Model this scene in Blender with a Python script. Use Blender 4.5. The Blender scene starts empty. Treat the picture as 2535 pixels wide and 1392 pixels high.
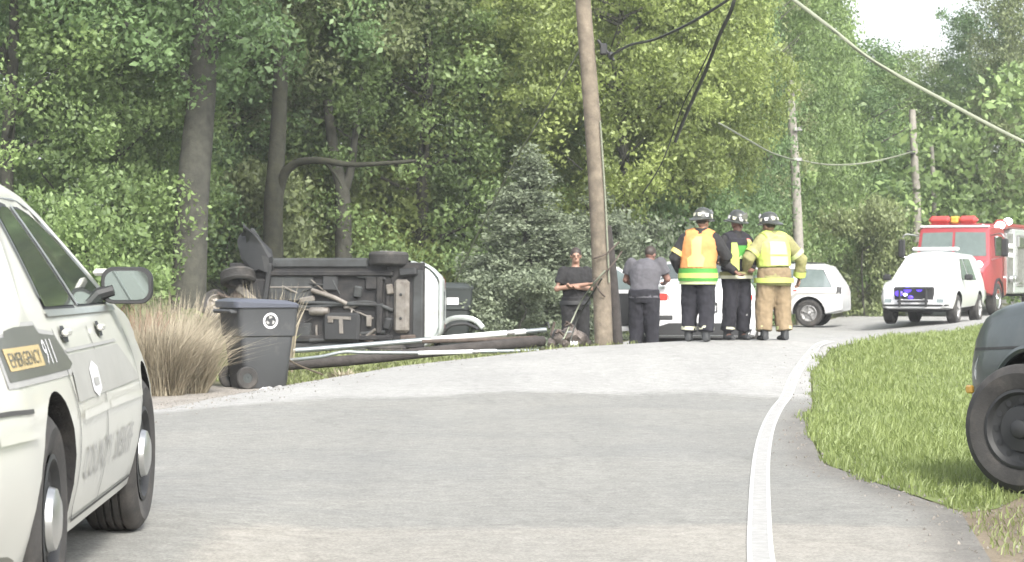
import bpy, bmesh, math, random
import numpy as np
from math import pi, sin, cos, radians
from mathutils import Vector, Matrix, noise, Euler
from mathutils.geometry import delaunay_2d_cdt

random.seed(7)
RNG = np.random.default_rng(7)
SC = bpy.context.scene
COL = SC.collection

# ------------------------------------------------------------------ camera, sky, sun, exposure
F, CU, HV, EYE = 5700.0, 1267.5, 700.0, 1.2          # focal length in photo pixels, centre column, horizon row, eye height
cam_d = bpy.data.cameras.new('camera')
cam = bpy.data.objects.new('camera', cam_d)
COL.objects.link(cam)
cam.location = (0, 0, EYE)
cam.rotation_euler = (radians(90), 0, 0)
cam_d.sensor_width = 36
cam_d.lens = 36 * F / 2535
cam_d.shift_y = 4 / 2535
cam_d.clip_start = 0.05
cam_d.clip_end = 2000
cam_d.dof.use_dof = True
cam_d.dof.focus_distance = 15.0
cam_d.dof.aperture_fstop = 9.0
SC.camera = cam

SUN_EL, SUN_AZ = 42.0, 158.0          # azimuth measured clockwise from +Y
w = bpy.data.worlds.new('World')
SC.world = w
w.use_nodes = True
nt = w.node_tree
nt.nodes.clear()
sky = nt.nodes.new('ShaderNodeTexSky')
sky.sky_type = 'NISHITA'
sky.sun_disc = False
sky.sun_elevation = radians(SUN_EL)
sky.sun_rotation = radians(SUN_AZ)
sky.air_density = 1.0
sky.dust_density = 4.0
sky.ozone_density = 1.0
hsv = nt.nodes.new('ShaderNodeHueSaturation')
hsv.inputs['Saturation'].default_value = 0.30
bg = nt.nodes.new('ShaderNodeBackground')
bg.inputs['Strength'].default_value = 0.15
out = nt.nodes.new('ShaderNodeOutputWorld')
nt.links.new(sky.outputs[0], hsv.inputs['Color'])
nt.links.new(hsv.outputs[0], bg.inputs['Color'])
nt.links.new(bg.outputs[0], out.inputs['Surface'])

sun_d = bpy.data.lights.new('sun', 'SUN')
sun_d.energy = 1.5
sun_d.angle = radians(11)
sun_d.color = (1.0, 0.95, 0.86)
sun = bpy.data.objects.new('sun', sun_d)
COL.objects.link(sun)
az, el = radians(SUN_AZ), radians(SUN_EL)
sd = Vector((sin(az) * cos(el), cos(az) * cos(el), sin(el)))
sun.rotation_euler = sd.to_track_quat('Z', 'Y').to_euler()
sun.location = sd * 60

SC.view_settings.view_transform = 'Standard'
SC.view_settings.look = 'None'
SC.view_settings.gamma = 1.0
SC.view_settings.use_curve_mapping = False
SC.view_settings.exposure = 1.72


def P(u, v, Y):
    """a point of the place at depth Y seen at photo pixel (u, v)"""
    return Vector(((u - CU) / F * Y, Y, EYE - (v - HV) / F * Y))


# ------------------------------------------------------------------ materials
def _tex(nt, scale, detail=4, rough=0.6, coord='Object', dist=0.0):
    tc = nt.nodes.new('ShaderNodeTexCoord')
    n = nt.nodes.new('ShaderNodeTexNoise')
    n.inputs['Scale'].default_value = scale
    n.inputs['Detail'].default_value = detail
    n.inputs['Roughness'].default_value = rough
    n.inputs['Distortion'].default_value = dist
    nt.links.new(tc.outputs[coord], n.inputs['Vector'])
    return n


def _ramp(nt, fac, stops):
    r = nt.nodes.new('ShaderNodeValToRGB')
    el = r.color_ramp.elements
    while len(el) < len(stops):
        el.new(0.5)
    for e, (p, c) in zip(el, stops):
        e.position = p
        e.color = (*c, 1)
    nt.links.new(fac, r.inputs[0])
    return r


def mat(name, col, rough=0.6, metal=0.0, var=0.12, scale=6.0, bump=0.0, bscale=40.0, spec=0.5, coat=0.0,
        emit=None, estr=0.0, trans=0.0, alpha=1.0, detail=4, dirt=None, dirt_at=0.6, dirt_scale=2.5):
    m = bpy.data.materials.new(name)
    m.use_nodes = True
    nt = m.node_tree
    b = nt.nodes['Principled BSDF']
    b.inputs['Roughness'].default_value = rough
    b.inputs['Metallic'].default_value = metal
    b.inputs['Specular IOR Level'].default_value = spec
    b.inputs['Coat Weight'].default_value = coat
    b.inputs['Coat Roughness'].default_value = 0.08
    b.inputs['Transmission Weight'].default_value = trans
    if emit:
        b.inputs['Emission Color'].default_value = (*emit, 1)
        b.inputs['Emission Strength'].default_value = estr
    lo = [c * (1 - var) for c in col]
    hi = [min(1, c * (1 + var)) for c in col]
    n = _tex(nt, scale, detail)
    r = _ramp(nt, n.outputs['Fac'], [(0.3, lo), (0.7, hi)])
    colout = r.outputs[0]
    if dirt:
        n2 = _tex(nt, dirt_scale, 6, 0.7)
        f = _ramp(nt, n2.outputs['Fac'], [(dirt_at - 0.12, (0, 0, 0)), (dirt_at + 0.12, (1, 1, 1))])
        mx = nt.nodes.new('ShaderNodeMix')
        mx.data_type = 'RGBA'
        nt.links.new(f.outputs[0], mx.inputs['Factor'])
        nt.links.new(colout, mx.inputs['A'])
        mx.inputs['B'].default_value = (*dirt, 1)
        colout = mx.outputs['Result']
    nt.links.new(colout, b.inputs['Base Color'])
    if bump:
        nb = _tex(nt, bscale, 5)
        bp = nt.nodes.new('ShaderNodeBump')
        bp.inputs['Strength'].default_value = bump
        bp.inputs['Distance'].default_value = 0.02
        nt.links.new(nb.outputs['Fac'], bp.inputs['Height'])
        nt.links.new(bp.outputs[0], b.inputs['Normal'])
    return m


def leaf_mat(name, dark, light, trans=0.35, rough=0.55):
    """foliage: every leaf has its own tone between dark and light, clumps lean one way"""
    m = bpy.data.materials.new(name)
    m.use_nodes = True
    nt = m.node_tree
    nt.nodes.clear()
    o = nt.nodes.new('ShaderNodeOutputMaterial')
    g = nt.nodes.new('ShaderNodeNewGeometry')
    at = nt.nodes.new('ShaderNodeAttribute')
    at.attribute_name = 'tone'
    oi = nt.nodes.new('ShaderNodeObjectInfo')
    ad = nt.nodes.new('ShaderNodeMath')
    ad.operation = 'MULTIPLY_ADD'
    nt.links.new(g.outputs['Random Per Island'], ad.inputs[0])
    ad.inputs[1].default_value = 0.45
    nt.links.new(at.outputs['Fac'], ad.inputs[2])
    ad2 = nt.nodes.new('ShaderNodeMath')
    ad2.operation = 'MULTIPLY_ADD'
    nt.links.new(oi.outputs['Random'], ad2.inputs[0])
    ad2.inputs[1].default_value = 0.16
    nt.links.new(ad.outputs[0], ad2.inputs[2])
    r = _ramp(nt, ad2.outputs[0], [(0.12, dark), (1.0, light)])
    d = nt.nodes.new('ShaderNodeBsdfDiffuse')
    t = nt.nodes.new('ShaderNodeBsdfTranslucent')
    gl = nt.nodes.new('ShaderNodeBsdfGlossy')
    gl.inputs['Roughness'].default_value = rough
    gl.inputs['Color'].default_value = (0.8, 0.85, 0.8, 1)
    mx = nt.nodes.new('ShaderNodeMixShader')
    mx.inputs[0].default_value = trans
    mg = nt.nodes.new('ShaderNodeMixShader')
    mg.inputs[0].default_value = 0.035
    nt.links.new(r.outputs[0], d.inputs['Color'])
    nt.links.new(r.outputs[0], t.inputs['Color'])
    nt.links.new(d.outputs[0], mx.inputs[1])
    nt.links.new(t.outputs[0], mx.inputs[2])
    nt.links.new(mx.outputs[0], mg.inputs[1])
    nt.links.new(gl.outputs[0], mg.inputs[2])
    nt.links.new(mg.outputs[0], o.inputs['Surface'])
    return m


M = {}
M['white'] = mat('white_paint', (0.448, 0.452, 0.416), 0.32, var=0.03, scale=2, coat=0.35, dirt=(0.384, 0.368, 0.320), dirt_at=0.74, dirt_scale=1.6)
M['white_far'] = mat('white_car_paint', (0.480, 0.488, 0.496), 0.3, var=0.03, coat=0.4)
M['green_paint'] = mat('dark_green_paint', (0.030, 0.042, 0.042), 0.42, var=0.12, coat=0.25, dirt=(0.07, 0.073, 0.07), dirt_at=0.6)
M['silver_paint'] = mat('silver_paint', (0.400, 0.432, 0.424), 0.4, metal=0.25, var=0.08, coat=0.2, dirt=(0.240, 0.224, 0.192), dirt_at=0.66)
M['red_paint'] = mat('red_paint', (0.264, 0.044, 0.054), 0.35, var=0.06, coat=0.4)
M['red_lens'] = mat('red_lens', (0.496, 0.040, 0.032), 0.2, var=0.05, coat=0.5)
M['glass'] = mat('car_glass', (0.040, 0.050, 0.044), 0.06, var=0.05, spec=0.8)
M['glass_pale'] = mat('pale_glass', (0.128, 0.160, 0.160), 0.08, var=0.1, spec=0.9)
M['black'] = mat('black_plastic', (0.015, 0.016, 0.017), 0.6, var=0.15)
M['seam'] = mat('panel_gap', (0.040, 0.040, 0.038), 0.8, var=0.1)
M['rubber'] = mat('tyre_rubber', (0.028, 0.027, 0.026), 0.85, var=0.25, scale=8, bump=0.15, bscale=60, dirt=(0.080, 0.072, 0.064), dirt_at=0.62)
M['steel'] = mat('bright_steel', (0.480, 0.488, 0.488), 0.28, metal=0.9, var=0.1)
M['alloy'] = mat('grey_alloy', (0.336, 0.336, 0.336), 0.45, metal=0.6, var=0.15, dirt=(0.096, 0.088, 0.080), dirt_at=0.6, dirt_scale=9)
M['galv'] = mat('galvanised_pipe', (0.216, 0.240, 0.248), 0.42, metal=0.55, var=0.12, dirt=(0.200, 0.160, 0.128), dirt_at=0.66)
M['white_pipe'] = mat('white_conduit', (0.600, 0.616, 0.616), 0.4, var=0.05)
M['under'] = mat('underbody_metal', (0.013, 0.013, 0.014), 0.7, metal=0.2, var=0.4, scale=5, bump=0.3, dirt=(0.035, 0.032, 0.029), dirt_at=0.58, dirt_scale=4)
M['under_grey'] = mat('underbody_grey', (0.042, 0.046, 0.047), 0.65, metal=0.2, var=0.2, scale=4, dirt=(0.022, 0.022, 0.022), dirt_at=0.55)
M['under_pale'] = mat('heat_shield', (0.185, 0.172, 0.155), 0.5, metal=0.4, var=0.18, scale=7, dirt=(0.104, 0.088, 0.072), dirt_at=0.58, dirt_scale=6)
M['rust'] = mat('rusty_metal', (0.06, 0.046, 0.038), 0.85, var=0.35, scale=12)
M['bin'] = mat('grey_bin_plastic', (0.042, 0.045, 0.048), 0.55, var=0.08, scale=3, bump=0.06, bscale=80, dirt=(0.088, 0.088, 0.084), dirt_at=0.68)
M['bin_lid'] = mat('bin_lid_plastic', (0.062, 0.068, 0.086), 0.42, var=0.06)
M['bin_dark'] = mat('dark_bin_plastic', (0.028, 0.034, 0.034), 0.55, var=0.1)
M['print_white'] = mat('white_print', (0.576, 0.576, 0.592), 0.5, var=0.04)
M['print_grey'] = mat('grey_print', (0.272, 0.272, 0.264), 0.5, var=0.06)
M['print_gold'] = mat('gold_print', (0.368, 0.288, 0.136), 0.5, var=0.06)
M['print_black'] = mat('olive_black_print', (0.068, 0.070, 0.056), 0.4, var=0.08)
M['print_smoke'] = mat('smoke_print', (0.27, 0.27, 0.255), 0.45, var=0.08)
M['print_red'] = mat('red_print', (0.320, 0.064, 0.056), 0.5, var=0.05)
M['wood'] = mat('pole_wood', (0.148, 0.124, 0.094), 0.9, var=0.28, scale=9, bump=0.5, bscale=30, dirt=(0.080, 0.068, 0.052), dirt_at=0.58, dirt_scale=3)
M['wood_grey'] = mat('grey_pole_wood', (0.216, 0.204, 0.180), 0.9, var=0.2, scale=7, bump=0.3, bscale=30)
M['wood_dark'] = mat('creosote_wood', (0.034, 0.030, 0.028), 0.9, var=0.35, scale=10, bump=0.5, bscale=25)
M['bark'] = mat('bark', (0.043, 0.043, 0.035), 0.95, var=0.4, scale=5, bump=1.0, bscale=12, dirt=(0.066, 0.066, 0.052), dirt_at=0.57, dirt_scale=4)
M['bark_dark'] = mat('dark_bark', (0.026, 0.027, 0.019), 0.95, var=0.4, scale=5, bump=1.0, bscale=12, dirt=(0.042, 0.043, 0.026), dirt_at=0.57, dirt_scale=3)
M['cable'] = mat('black_cable', (0.024, 0.028, 0.024), 0.6, var=0.1)
M['cable_pale'] = mat('pale_cable', (0.168, 0.184, 0.136), 0.6, metal=0.0, var=0.1)
M['stone'] = mat('broken_concrete', (0.16, 0.138, 0.125), 0.95, var=0.25, scale=9, bump=0.5, bscale=30)
M['blue_light'] = mat('blue_strobe', (0.064, 0.040, 0.400), 0.3, emit=(0.10, 0.04, 0.85), estr=0.55)
M['white_light'] = mat('white_lamp', (0.720, 0.760, 0.800), 0.3, emit=(0.92, 0.97, 1.0), estr=2.5)
M['red_light'] = mat('red_beacon', (0.336, 0.048, 0.044), 0.3, emit=(1.0, 0.12, 0.10), estr=0.06)
M['amber'] = mat('amber_lens', (0.480, 0.280, 0.048), 0.3)
M['skin'] = mat('skin', (0.264, 0.156, 0.112), 0.55, var=0.08)
M['skin_dark'] = mat('tanned_skin', (0.160, 0.084, 0.064), 0.55, var=0.08)
M['hair'] = mat('dark_hair', (0.028, 0.020, 0.016), 0.6, var=0.3, scale=40)
M['navy'] = mat('navy_cloth', (0.011, 0.011, 0.016), 0.9, var=0.25, scale=9, bump=0.2, bscale=25)
M['black_cloth'] = mat('black_cloth', (0.014, 0.014, 0.015), 0.9, var=0.25, scale=9, bump=0.2, bscale=25)
M['grey_cloth'] = mat('grey_shirt_cloth', (0.070, 0.069, 0.078), 0.9, var=0.14, scale=6, bump=0.2, bscale=20)
M['tan_cloth'] = mat('tan_turnout_cloth', (0.188, 0.142, 0.086), 0.9, var=0.18, scale=6, bump=0.25, bscale=22)
M['khaki_cloth'] = mat('khaki_turnout_cloth', (0.216, 0.208, 0.092), 0.9, var=0.18, scale=6, bump=0.25, bscale=22)
M['orange_vest'] = mat('orange_vest', (0.496, 0.216, 0.072), 0.8, var=0.12, scale=5)
M['vest_yellow'] = mat('yellow_vest_panel', (0.496, 0.400, 0.136), 0.7, var=0.08, scale=5)
M['lime'] = mat('lime_reflective', (0.368, 0.448, 0.104), 0.6, var=0.07, scale=6)
M['pale_lime'] = mat('pale_reflective_tape', (0.416, 0.464, 0.240), 0.5, var=0.06)
M['green_band'] = mat('green_band', (0.040, 0.200, 0.024), 0.7, var=0.1)
M['tape'] = mat('silver_yellow_tape', (0.440, 0.440, 0.336), 0.5, var=0.08)
M['pink'] = mat('pink_panel', (0.624, 0.224, 0.200), 0.7, var=0.1)
M['helmet'] = mat('black_helmet', (0.036, 0.040, 0.036), 0.4, var=0.3, scale=20, coat=0.2)
M['boot'] = mat('black_boot', (0.024, 0.026, 0.028), 0.6, var=0.2)

# leaves
M['leaf_mid'] = leaf_mat('mid_green_leaves', (0.082, 0.130, 0.048), (0.285, 0.395, 0.142), 0.45)
M['leaf_dark'] = leaf_mat('deep_green_leaves', (0.066, 0.112, 0.050), (0.220, 0.335, 0.135), 0.45)
M['leaf_lime'] = leaf_mat('yellow_green_leaves', (0.100, 0.138, 0.038), (0.325, 0.395, 0.122), 0.48)
M['leaf_cedar'] = leaf_mat('grey_green_needles', (0.070, 0.090, 0.060), (0.190, 0.225, 0.145), 0.3)
M['leaf_olive'] = leaf_mat('olive_leaves', (0.095, 0.120, 0.055), (0.290, 0.345, 0.155), 0.45)
M['straw'] = leaf_mat('dry_straw', (0.105, 0.084, 0.060), (0.360, 0.318, 0.235), 0.25)
M['straw_red'] = leaf_mat('red_brown_stems', (0.104, 0.036, 0.024), (0.240, 0.120, 0.080), 0.2)
M['grass'] = leaf_mat('verge_grass', (0.108, 0.148, 0.040), (0.220, 0.268, 0.092), 0.4)
M['grass_rough'] = leaf_mat('rough_grass', (0.064, 0.080, 0.024), (0.200, 0.232, 0.088), 0.35)
# ------------------------------------------------------------------ mesh helpers
class MB:
    """collects simple shapes and links them as ONE mesh object"""

    def __init__(s):
        s.v, s.f = [], []

    def add(s, verts, faces, mx=None):
        n = len(s.v)
        s.v += [(mx @ Vector(p)) if mx is not None else Vector(p) for p in verts]
        s.f += [tuple(i + n for i in f) for f in faces]
        return s

    def box(s, c, size, bev=0.0, rot=None):
        hx, hy, hz = (k / 2 for k in size)
        bev = min(bev, hx * .9, hy * .9, hz * .9)
        vs, idx = [], {}
        for i in (-1, 1):
            for j in (-1, 1):
                for k in (-1, 1):
                    pts = ((hx, hy - bev, hz - bev), (hx - bev, hy, hz - bev), (hx - bev, hy - bev, hz)) if bev else ((hx, hy, hz),)
                    for a, p in enumerate(pts):
                        idx[i, j, k, a] = len(vs)
                        vs.append(Vector((i * p[0], j * p[1], k * p[2])))
        fs = []
        if bev:
            for i in (-1, 1):
                fs.append([idx[i, j, k, 0] for j, k in ((-1, -1), (1, -1), (1, 1), (-1, 1))])
                fs.append([idx[j, i, k, 1] for j, k in ((-1, -1), (1, -1), (1, 1), (-1, 1))])
                fs.append([idx[j, k, i, 2] for j, k in ((-1, -1), (1, -1), (1, 1), (-1, 1))])
                for j in (-1, 1):
                    fs.append([idx[i, j, -1, 0], idx[i, j, 1, 0], idx[i, j, 1, 1], idx[i, j, -1, 1]])
                    fs.append([idx[i, -1, j, 0], idx[i, 1, j, 0], idx[i, 1, j, 2], idx[i, -1, j, 2]])
                    fs.append([idx[-1, i, j, 1], idx[1, i, j, 1], idx[1, i, j, 2], idx[-1, i, j, 2]])
                    for k in (-1, 1):
                        fs.append([idx[i, j, k, 0], idx[i, j, k, 1], idx[i, j, k, 2]])
        else:
            for i in (-1, 1):
                q = ((-1, -1), (1, -1), (1, 1), (-1, 1))
                fs.append([idx[i, j, k, 0] for j, k in q])
                fs.append([idx[j, i, k, 0] for j, k in q])
                fs.append([idx[j, k, i, 0] for j, k in q])
        R = Matrix.Identity(3) if rot is None else (Euler([radians(a) for a in rot]).to_matrix() if not isinstance(rot, Matrix) else rot.to_3x3())
        # face orientation outward
        c = Vector(c)
        out = []
        for f in fs:
            a, b, d = vs[f[0]], vs[f[1]], vs[f[2]]
            m = sum((vs[i] for i in f), Vector()) / len(f)
            out.append(f if (b - a).cross(d - a).dot(m) >= 0 else f[::-1])
        s.add([R @ p + c for p in vs], out)
        return s

    def loft(s, rings, cap0=True, cap1=True, closed=True):
        n = len(rings[0])
        b = len(s.v)
        for r in rings:
            s.v += [Vector(p) for p in r]
        for i in range(len(rings) - 1):
            for j in range(n if closed else n - 1):
                k = (j + 1) % n
                s.f.append((b + i * n + j, b + i * n + k, b + (i + 1) * n + k, b + (i + 1) * n + j))
        if cap0:
            s.f.append(tuple(b + j for j in range(n))[::-1])
        if cap1:
            s.f.append(tuple(b + (len(rings) - 1) * n + j for j in range(n)))
        return s

    def tube(s, path, r, n=8, caps=True, flat=1.0, up=None):
        """round tube along path; r a number or one per point (or (rx, ry) pairs)"""
        path = [Vector(p) for p in path]
        m = len(path)
        rs = [r] * m if not isinstance(r, (list, tuple)) else list(r)
        rings = []
        ref = Vector(up) if up else None
        for i, p in enumerate(path):
            t = (path[min(i + 1, m - 1)] - path[max(i - 1, 0)]).normalized()
            if ref is None:
                ref = Vector((0, 1, 0)) if abs(t.y) < 0.9 else Vector((1, 0, 0))
            a = (ref - t * ref.dot(t)).normalized()
            c = t.cross(a)
            ref = a if up is None else ref
            ra, rb = rs[i] if isinstance(rs[i], (list, tuple)) else (rs[i], rs[i] * flat)
            rings.append([p + a * (ra * cos(q)) + c * (rb * sin(q)) for q in (2 * pi * k / n for k in range(n))])
        return s.loft(rings, caps, caps)

    def lathe(s, prof, n=32, axis='Y', c=(0, 0, 0), close=False):
        """profile of (radius, position along the axis)"""
        b = len(s.v)
        c = Vector(c)
        for r, h in prof:
            for k in range(n):
                q = 2 * pi * k / n
                x, z = r * cos(q), r * sin(q)
                s.v.append(c + (Vector((x, h, z)) if axis == 'Y' else Vector((h, x, z)) if axis == 'X' else Vector((x, z, h))))
        m = len(prof)
        for i in range(m if close else m - 1):
            i2 = (i + 1) % m
            for k in range(n):
                k2 = (k + 1) % n
                s.f.append((b + i * n + k, b + i * n + k2, b + i2 * n + k2, b + i2 * n + k))
        return s

    def prism(s, poly, h0, h1, mx):
        """2-D polygon pulled from h0 to h1 along local z, then placed by mx"""
        n = len(poly)
        vs = [(x, y, h0) for x, y in poly] + [(x, y, h1) for x, y in poly]
        fs = [tuple(range(n))[::-1], tuple(range(n, 2 * n))] + [(i, (i + 1) % n, n + (i + 1) % n, n + i) for i in range(n)]
        return s.add(vs, fs, mx)

    def ball(s, c, r, n=12, m=8):
        c = Vector(c)
        rx, ry, rz = r if isinstance(r, (list, tuple)) else (r, r, r)
        rings = []
        for i in range(m + 1):
            a = pi * (0.02 + 0.96 * i / m)
            rings.append([c + Vector((rx * sin(a) * cos(2 * pi * k / n), ry * sin(a) * sin(2 * pi * k / n), -rz * cos(a))) for k in range(n)])
        return s.loft(rings)

    def mesh(s, name):
        me = bpy.data.meshes.new(name)
        me.from_pydata([tuple(p) for p in s.v], [], s.f)
        me.validate()
        bm = bmesh.new()
        bm.from_mesh(me)
        bmesh.ops.recalc_face_normals(bm, faces=bm.faces)
        bm.to_mesh(me)
        bm.free()
        return me

    def build(s, name, m, parent=None, smooth=35, off=None, **kw):
        if off is not None:
            off = Vector(off)
            s.v = [p - off for p in s.v]
        me = s.mesh(name)
        return link(name, me, m, parent, smooth, **kw)


def link(name, me, m, parent=None, smooth=35, loc=None, **kw):
    if m is not None and not me.materials:
        me.materials.append(M[m] if isinstance(m, str) else m)
    if smooth:
        me.polygons.foreach_set('use_smooth', [True] * len(me.polygons))
        me.set_sharp_from_angle(angle=radians(smooth))
    o = bpy.data.objects.new(name, me)
    COL.objects.link(o)
    if parent is not None:
        o.parent = parent
    if loc is not None:
        o.location = loc
    for k, v in kw.items():
        o[k] = v
    return o


def tag(o, label=None, cat=None, group=None, kind=None):
    for k, v in (('label', label), ('category', cat), ('group', group), ('kind', kind)):
        if v:
            o[k] = v
    return o


def thing(name, label, cat, loc=(0, 0, 0), rz=0.0, group=None, rot=None):
    o = bpy.data.objects.new(name, None)
    COL.objects.link(o)
    o.empty_display_size = 0.2
    o.location = loc
    o.rotation_euler = rot if rot is not None else (0, 0, rz)
    return tag(o, label, cat, group)


def copy_tree(o, parent=None):
    c = o.copy()
    COL.objects.link(c)
    if parent is not None:
        c.parent = parent
    for ch in o.children:
        copy_tree(ch, c)
    return c


def evaluated(o):
    """the mesh of o with its modifiers applied"""
    dg = bpy.context.evaluated_depsgraph_get()
    dg.update()
    return bpy.data.meshes.new_from_object(o.evaluated_get(dg))


def bake(o):
    me = evaluated(o)
    o.modifiers.clear()
    o.data = me
    return o


def remeshed(mb, voxel, smooth=2):
    """all shapes of mb united into one continuous skin"""
    me = mb.mesh('skin')
    o = bpy.data.objects.new('skin', me)
    COL.objects.link(o)
    r = o.modifiers.new('r', 'REMESH')
    r.mode = 'VOXEL'
    r.voxel_size = voxel
    if smooth:
        q = o.modifiers.new('s', 'SMOOTH')
        q.iterations = smooth
        q.factor = 0.5
    out = evaluated(o)
    bpy.data.objects.remove(o)
    return out


def text_polys(body, size, font_w=1.0):
    """lettering as flat triangles: (verts 2-D, faces), origin at the left of the baseline"""
    cu = bpy.data.curves.new('lettering', 'FONT')
    cu.body = body
    cu.size = size
    cu.resolution_u = 2
    o = bpy.data.objects.new('lettering', cu)
    COL.objects.link(o)
    dg = bpy.context.evaluated_depsgraph_get()
    dg.update()
    me = bpy.data.meshes.new_from_object(o.evaluated_get(dg))
    bpy.data.objects.remove(o)
    vs = [(v.co.x * font_w, v.co.y) for v in me.vertices]
    fs = [tuple(p.vertices) for p in me.polygons]
    return vs, fs


def dens(poly, step):
    out = []
    for i, a in enumerate(poly):
        b = poly[(i + 1) % len(poly)]
        k = max(1, int(math.dist(a, b) / step))
        out += [(a[0] + (b[0] - a[0]) * t / k, a[1] + (b[1] - a[1]) * t / k) for t in range(k)]
    return out


def inside(poly, x, y):
    """numpy even-odd test"""
    x, y = np.asarray(x, float), np.asarray(y, float)
    c = np.zeros(x.shape, bool)
    n = len(poly)
    for i in range(n):
        x0, y0 = poly[i]
        x1, y1 = poly[(i + 1) % n]
        if y0 == y1:
            continue
        c ^= ((y0 > y) != (y1 > y)) & (x < (x1 - x0) * (y - y0) / (y1 - y0) + x0)
    return c


def flat_patch(poly, step):
    """triangulated 2-D polygon with inner points every step: (verts, faces)"""
    ring = dens(poly, step)
    xs, ys = [p[0] for p in ring], [p[1] for p in ring]
    pts = [Vector(p) for p in ring]
    gx = np.arange(min(xs) + step / 2, max(xs), step)
    gy = np.arange(min(ys) + step / 2, max(ys), step)
    if len(gx) and len(gy):
        X, Y = np.meshgrid(gx, gy)
        X, Y = X.ravel(), Y.ravel()
        ok = inside(poly, X, Y)
        pts += [Vector((a, b)) for a, b in zip(X[ok], Y[ok])]
    n = len(ring)
    r = delaunay_2d_cdt(pts, [], [list(range(n))], 1, 1e-5)
    return [tuple(p) for p in r[0]], [tuple(f) for f in r[2]]


# ------------------------------------------------------------------ the lie of the land
CREST = [(-60, 14), (-9, 17.5), (-5.5, 20), (-3.3, 22.8), (-1.44, 29.6), (0.74, 31.7), (2.4, 32.3), (4.2, 33.4), (6.2, 39), (8.5, 46.5), (12.1, 60), (16, 74), (60, 200)]
CZ = [(-9, -0.02), (-3.3, -0.01), (-1.44, 0.12), (0.74, 0.30), (2.4, 0.38), (4.2, 0.39), (6.2, 0.31), (8.5, 0.22), (12.1, 0.2), (16, 0.2)]
BZ = [(-30, 0.1), (-9, -0.06), (-3, -0.11), (1, -0.07), (3, 0.05), (5, 0.0), (9, -0.08), (11, 0.12), (16, 0.15), (40, 0.4)]


def gz(x, y):
    """ground height: a level road that banks up to the outside of the bend and drops behind it"""
    x, y = np.asarray(x, float), np.asarray(y, float)
    yc = np.interp(x, *zip(*CREST))
    zc = np.interp(x, *zip(*CZ))
    zb = np.interp(x, *zip(*BZ))
    d = yc - y
    t = np.clip(1 - d / 9.5, 0, 1)
    up = zc * t * t * (3 - 2 * t)
    q = np.clip(-d / 3.2, 0, 1)
    dn = zc + (zb - zc) * q * q * (3 - 2 * q)
    far = np.clip((y - 75) / 60, 0, 1) * 1.5
    camber = 0.055 * np.clip((-0.9 - x) / 0.9, 0, 1) * np.clip((15 - y) / 4, 0, 1)
    return np.where(d > 0, up, dn) + far + camber


def gz1(x, y):
    return float(gz(x, y))


def on_ground(u, Y):
    x = (u - CU) / F * Y
    return Vector((x, Y, gz1(x, Y)))


def sheet(name, poly, step, zoff, m, parent=None, **kw):
    vs, fs = flat_patch(poly, step)
    a = np.array(vs)
    z = gz(a[:, 0], a[:, 1]) + zoff
    me = bpy.data.meshes.new(name)
    me.from_pydata([(x, y, k) for (x, y), k in zip(vs, z)], [], fs)
    bm = bmesh.new()
    bm.from_mesh(me)
    bmesh.ops.recalc_face_normals(bm, faces=bm.faces)
    if sum(f.normal.z for f in bm.faces) < 0:
        bmesh.ops.reverse_faces(bm, faces=bm.faces)
    bm.to_mesh(me)
    bm.free()
    return link(name, me, m, parent, 60, **kw)


def strip(path, w0, w1):
    """polygon between the offsets w0 and w1 (to the right) of a path"""
    L, R = [], []
    for i, p in enumerate(path):
        a, b = path[max(i - 1, 0)], path[min(i + 1, len(path) - 1)]
        t = Vector((b[0] - a[0], b[1] - a[1])).normalized()
        n = Vector((t.y, -t.x))
        L.append((p[0] + n.x * w0, p[1] + n.y * w0))
        R.append((p[0] + n.x * w1, p[1] + n.y * w1))
    return L + R[::-1]


def smooth_path(pts, k=6):
    """Catmull-Rom through 2-D or 3-D points"""
    out = []
    n = len(pts)
    for i in range(n - 1):
        p = [Vector(pts[max(0, min(n - 1, j))]) for j in (i - 1, i, i + 1, i + 2)]
        for q in range(k):
            t = q / k
            out.append(0.5 * ((2 * p[1]) + (p[2] - p[0]) * t + (2 * p[0] - 5 * p[1] + 4 * p[2] - p[3]) * t * t + (3 * p[1] - p[0] - 3 * p[2] + p[3]) * t ** 3))
    out.append(Vector(pts[-1]))
    return out


def ground_mat():
    m = mat('ground', (0.096, 0.084, 0.048), 0.95, var=0.3, scale=1.2, bump=0.6, bscale=14, dirt=(0.080, 0.092, 0.032), dirt_at=0.52, dirt_scale=0.9)
    return m


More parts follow.
